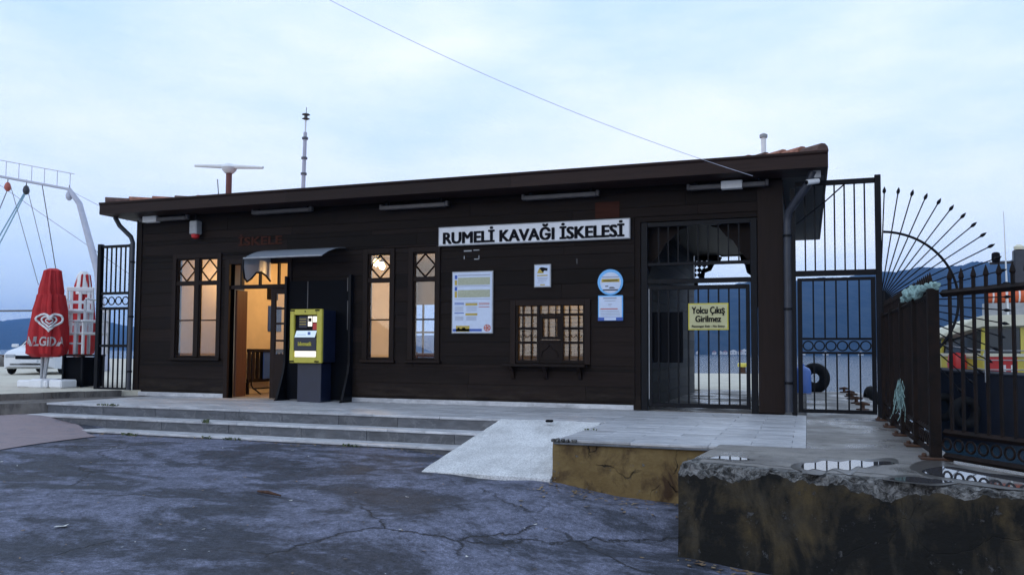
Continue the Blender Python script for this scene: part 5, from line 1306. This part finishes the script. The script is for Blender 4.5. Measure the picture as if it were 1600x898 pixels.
for (x, y), lb_ in zip([(1319, 613), (1327, 619), (1331, 623), (1338, 630), (1348, 640)], ['farthest', 'fourth', 'third', 'second', 'first']):
    c = at(x, y, 2, 0.0); s = .12
    o = thing('rusty_cleat', tuple(c), lb_+' rusty mooring cleat along the pier edge counted from the tall side gate', 'cleat', 'rusty cleats on the pier edge'); MB().lathe([(.11, 0), (.11, .02), (.035, .03), (.035, .10)], c, 10).build('base', 'rust', o); MB().tube([c+Vector((-.12, 0, .10)), c+Vector((0, 0, .115)), c+Vector((.12, 0, .10))], [.018, .035, .018], 8).build('horn', 'rust', o)
# houses on the far shore
for (px, wd_, hg, tt_) in [(1090, 9, 4, 0), (1116, 12, 6, 1), (1126, 10, 5, 0), (1133, 14, 7, 1), (1146, 22, 9, 0), (1157, 16, 8, 1), (1163, 24, 11, 0), (1255, 14, 6, 1), (1290, 18, 7, 0), (1310, 12, 6, 1), (1345, 16, 7, 0)]:
    d = ray(px, 551); d = Vector((d.x, d.y, 0)); c = EYE+d*1480; c.z = WZ; wd_ *= .55; hg *= .6
    o = thing('shore_house', tuple(c), ['pale low house at the waterline across the strait', 'white house with red roof at the waterline across the strait'][tt_], 'house', 'houses on the far shore')
    MB().box(c.x-wd_/2, c.x+wd_/2, c.y-5, c.y+5, WZ-.5, WZ+hg).build('wall', 'shore', o)
    MB().prism([(c.x-wd_/2-.5, WZ+hg), (c.x+wd_/2+.5, WZ+hg), (c.x, WZ+hg+3)], 1, c.y-5.5, c.y+5.5).build('roof', 'roofred' if tt_ else 'shore', o)
    for k in range(2): MB().box(c.x-wd_*.3+k*wd_*.4, c.x-wd_*.15+k*wd_*.4, c.y-5.1, c.y-5.02, WZ+hg*.4, WZ+hg*.75).build('window', 'carglass', o)
# ================================================================== WORK BOAT BEHIND THE FENCE
BY = 23.6
bt = thing('work_boat', (6, 24.5, WZ), 'yellow and white work boat with dark hull and tyre fenders behind the fence', 'boat')
def bp_(x, y, yy=BY): return at(x, y, 1, yy)
xb0 = bp_(1462, 600).x; LN = 9.5
vs = []; fs = []; n = 14
for k in range(n+1):
    t = k/n; x = xb0+LN*t; hw = 1.7*min(1, (t*5+.12))**.5; zt = .62-.28*min(1, t*2.2)+.0
    yc = BY+1.7; vs += [(x-.5*(1-t)**2, yc-hw, zt), (x, yc-hw*.94, -.3), (x+.25*(1-t), yc-hw*.75, WZ-.6), (x+.25*(1-t), yc+hw*.75, WZ-.6), (x, yc+hw*.94, -.3), (x-.5*(1-t)**2, yc+hw, zt)]
for k in range(n):
    for j in range(6): fs.append((k*6+j, k*6+(j+1) % 6, (k+1)*6+(j+1) % 6, (k+1)*6+j))
fs += [tuple(range(6)), tuple(range(n*6+5, n*6-1, -1))]
hl = MB().add(vs, fs).build('hull', 'hull', bt, True)
MB().tube([Vector(vs[k*6])+Vector((0, -.02, .02)) for k in range(n+1)], .06, 8).build('rubbing_strake', 'pipe', hl, True)
MB().tube([Vector((vs[k*6+1][0], vs[k*6+1][1]*.5+vs[k*6][1]*.5-.03, -.02)) for k in range(4, n+1)], .09, 8).build('hull_stripe', 'stripe', hl, True)
def cab(z0, z1, pts0, pts1, mt, nm):
    m_ = len(pts0); vs = [(x, y, z0) for x, y in pts0]+[(x, y, z1) for x, y in pts1]
    return MB().add(vs, [tuple(range(m_-1, -1, -1)), tuple(range(m_, 2*m_))]+[(i, (i+1) % m_, m_+(i+1) % m_, m_+i) for i in range(m_)]).build(nm, mt, bt)
cz = .42; sill = .98; wt = 1.72
xa = bp_(1482, 560).x; xc = bp_(1540, 560).x; xe = xb0+7.5
ybk = BY+2.9; yfr = BY+.35
base = [(xa, BY+1.7-.5), (xc, yfr), (xe, yfr), (xe, ybk), (xc, ybk), (xa, BY+1.7+.6)]
cab(cz-.1, sill, base, base, 'boatyellow', 'cabin_base')
for z_ in (.62, .86, 1.10): MB().tube([(xb0+.35, BY+1.2, z_+.15*(1-.0)), (xc, BY+.08, z_), (xe, BY+.05, z_)], .016, 6).build('hand_rail', 'grey', bt, True)
for x_ in lin(xc, xe, 7): MB().tube([(x_, BY+.05, .3), (x_, BY+.05, 1.1)], .018, 6).build('rail_post', 'grey', bt)
up_ = [(p[0]+(.10 if i in (0, 5) else .03), p[1]) for i, p in enumerate(base)]
cab(sill, wt, [(p[0]+.02, p[1]+(.02 if p[1] < BY+1.7 else -.02)) for p in base], [(p[0]+.02, p[1]+(.02 if p[1] < BY+1.7 else -.02)) for p in up_], 'carglass', 'wheelhouse_glass')
for i, (p, q_) in enumerate(zip(base, up_)): MB().tube([(p[0], p[1], sill), (q_[0], q_[1], wt)], .05, 6).build('window_pillar', 'boatyellow', bt)
for x in lin(xc+.9, xe-.4, 4): MB().box(x-.05, x+.05, yfr-.02, yfr+.04, sill, wt).build('window_pillar', 'boatyellow', bt)
MB().add([(base[0][0]-.03, base[0][1]-.03, sill-.03), (base[1][0], base[1][1]-.04, sill-.03), (base[1][0], base[1][1]-.04, sill+.05), (base[0][0]-.03, base[0][1]-.03, sill+.05)], [(0, 1, 2, 3)]).box(xc, xe, yfr-.05, yfr+.01, sill-.03, sill+.05).build('sill_band', 'boatwhite', bt)
rfp = [(p[0]+(-.22 if i in (0, 5) else 0), p[1]+(-.16 if p[1] < BY+1.7 else .16)) for i, p in enumerate(base)]
m_ = len(rfp); dz = [-.32, 0, .10, .10, 0, -.32]
vs = [(x, y, wt+dz[i]) for i, (x, y) in enumerate(rfp)]+[(x+(.2 if i in (0, 5) else 0), y, wt+.28+dz[i]) for i, (x, y) in enumerate(rfp)]
MB().add(vs, [tuple(range(m_-1, -1, -1)), tuple(range(m_, 2*m_))]+[(i, (i+1) % m_, m_+(i+1) % m_, m_+i) for i in range(m_)]).build('cabin_roof', 'boatwhite', bt)
rp0 = bp_(1545, 590, yfr-.03); rp1 = bp_(1590, 568, yfr-.03)
MB().box(rp0.x, rp1.x, yfr-.03, yfr-.004, .50, .98, .01).build('red_panel', 'boatred', bt)
wall_text('H', (rp0.x+rp1.x)/2+.12, yfr-.034, .62, .22, .24, 'white', bt, .03)
MB().lathe([(.02, -.3), (.20, -.25), (.24, 0), (.20, .25), (.02, .3)], (xc-.55, yfr+.25, .75), 14).build('red_float', 'boatred', bt, True)
orr = bp_(1570, 462, BY+1.2); MB().tube([(orr.x-.42, BY+1.2, orr.z), (orr.x+.42, BY+1.2, orr.z)], .22, 16).build('life_raft', 'orange', bt, True)
for s in (-.3, .0, .3): MB().tube([(orr.x+s-.02, BY+1.2, orr.z), (orr.x+s+.02, BY+1.2, orr.z)], .228, 16).build('raft_strap', 'white', bt)
MB().box(orr.x-.5, orr.x+.5, BY+1.0, BY+1.4, wt+.2, orr.z-.20).build('raft_cradle', 'grey', bt)
mp_ = bp_(1592, 390, BY+1.8); MB().box(mp_.x-.14, mp_.x+.14, BY+1.7, BY+1.95, wt+.2, mp_.z, .03).build('mast', 'pipe', bt); MB().tube([(mp_.x-.7, BY+1.8, mp_.z-.35), (mp_.x+.8, BY+1.8, mp_.z-.30)], .04, 8).build('mast_arm', 'pipe', bt)
MB().lathe([(.09, 0), (.11, .1), (.10, .25), (.05, .28)], (mp_.x-.55, BY+1.8, mp_.z-.33), 12).build('mast_lamp', 'ink', bt); MB().lathe([(.12, 0), (.13, .08), (.06, .14)], (mp_.x, BY+1.8, mp_.z), 12).build('mast_light', 'boatwhite', bt)
w0 = bp_(1574, 445, BY+1); w1 = bp_(1568, 330, BY+1); MB().tube([w0-Vector((0, 0, .8)), w1], [.03, .01], 6).build('whip_antenna', 'white', bt)
for k in range(4): MB().box(mp_.x+.25, mp_.x+1.2, BY+1.7, BY+1.76, mp_.z-1.4+k*.25, mp_.z-1.33+k*.25).build('vent_slat', 'white', bt)
for (x, y), Rr in (((1479, 638), .36), ((1510, 645), .40), ((1640, 650), .38)):
    c = bp_(x, y, BY+.1); tt2 = max(0, (c.x-xb0)/LN); hw = 1.7*min(1, tt2*5+.12)**.5; tyre((c.x, BY+1.7-hw-.22, c.z), Rr*.76, Rr*.30, (-.5, 1, 0), '', hl, 'tyre_fender')
# ================================================================== LITTER, WEEDS
lt = MB(); rl_ = random.Random(21)
def flat(mb, x, y, z, s, r):
    a = r.uniform(0, 6.28); c, d = math.cos(a), math.sin(a); P = [(-1, 0), (-.3, .4), (.6, .35), (1, 0), (.5, -.4), (-.4, -.35)]
    mb.add([(x+(u*c-v*d)*s, y+(u*d+v*c)*s, z+.006+abs(u)*s*r.uniform(.05, .4)) for u, v in P], [(0, 1, 2, 3, 4, 5)])
for k in range(420):
    m_ = rl_.random()
    if m_ < .30: x = rl_.uniform(-11.5, -4.4); y = 10.68-abs(rl_.gauss(0, .12)); s = rl_.uniform(.012, .04)
    elif m_ < .60: x = rl_.uniform(-2.9, -1.1); y = 9.0-abs(rl_.gauss(0, .35)); s = rl_.uniform(.01, .04)
    elif m_ < .75: x = rl_.uniform(-1.1, 1.3); y = 7.55-.29*(x+1.1)-abs(rl_.gauss(0, .12)); s = rl_.uniform(.015, .05)
    else: x = rl_.uniform(-10, 0); y = rl_.uniform(4.2, 10); s = rl_.uniform(.008, .028)
    flat(lt, x, y, gz(x, y), s, rl_)
o = lt.build('leaf_litter', 'leaf'); o['kind'] = 'stuff'; tag(o, 'scattered dry leaves and crumbs along steps and walls', 'leaf litter')
pb_ = MB()
for k in range(46):
    x = rl_.uniform(-10, -.8); y = rl_.uniform(5, 10.4); flat(pb_, x, y, gz(x, y), rl_.uniform(.008, .03), rl_)
for x, y in ((345, 688), (97, 795)): p = at(x, y, 2, -.42); flat(pb_, p.x, p.y, gz(p.x, p.y), .07, rl_)
o = pb_.build('paper_litter', 'paperbit'); o['kind'] = 'stuff'; tag(o, 'small white paper scraps strewn over the asphalt', 'litter')
stk = at(418, 768, 2, -.5); p = [Vector((stk.x-.16, stk.y+.05, gz(stk.x-.16, stk.y+.05)+.02)), Vector((stk.x, stk.y, gz(stk.x, stk.y)+.035)), Vector((stk.x+.18, stk.y-.02, gz(stk.x+.18, stk.y)+.02))]
tag(MB().tube(p, [.012, .02, .008], 6).build('fallen_stick', 'rust'), 'short reddish brown stick lying on the asphalt', 'stick')
wd2 = MB()
def tuft(x, y, z, n, h, sp):
    for k in range(n):
        a = rl_.uniform(0, 6.28); l = h*rl_.uniform(.5, 1); d = Vector((math.cos(a), math.sin(a), 0)); b0 = Vector((x+rl_.uniform(-sp, sp), y+rl_.uniform(-sp, sp)*.3, z)); w_ = Vector((-d.y, d.x, 0))*.008
        m1 = b0+d*l*.3+Vector((0, 0, l*.7)); e = b0+d*l*.8+Vector((0, 0, l*.75)); wd2.add([b0-w_, b0+w_, m1+w_*1.6, e, m1-w_*1.6], [(0, 1, 2, 3, 4)])
for x in (155, 175, 190, 186): p = at(x, 632, 2, 0); tuft(p.x, 11.50, -.01, 12, .05, .10)
for px_ in (200, 210): p = at(px_, 676, 2, -.38); tuft(p.x, 10.68, gz(p.x, 10.68), 14, .07, .16)
for px_ in (335, 345, 572, 580, 285): p = at(px_, 690, 2, -.4); tuft(p.x, 10.67, gz(p.x, 10.67), 12, .06, .14)
p = at(292, 664, 2, -.2); tuft(p.x, 11.06, -.2, 14, .09, .07)
p = at(925, 672, 2, 0); tuft(p.x, p.y, .0, 8, .03, .10)
o = wd2.build('weeds', 'weed'); o['kind'] = 'stuff'; tag(o, 'small green weeds in the joints of the steps', 'weeds')
tag(MB().box(at(860, 659, 2, 0).x-.05, at(860, 659, 2, 0).x+.05, 11.2, 11.28, .002, .035, .01).build('stone_chip', 'wetmark'), 'small dark stone lying at the top of the ramp', 'stone')
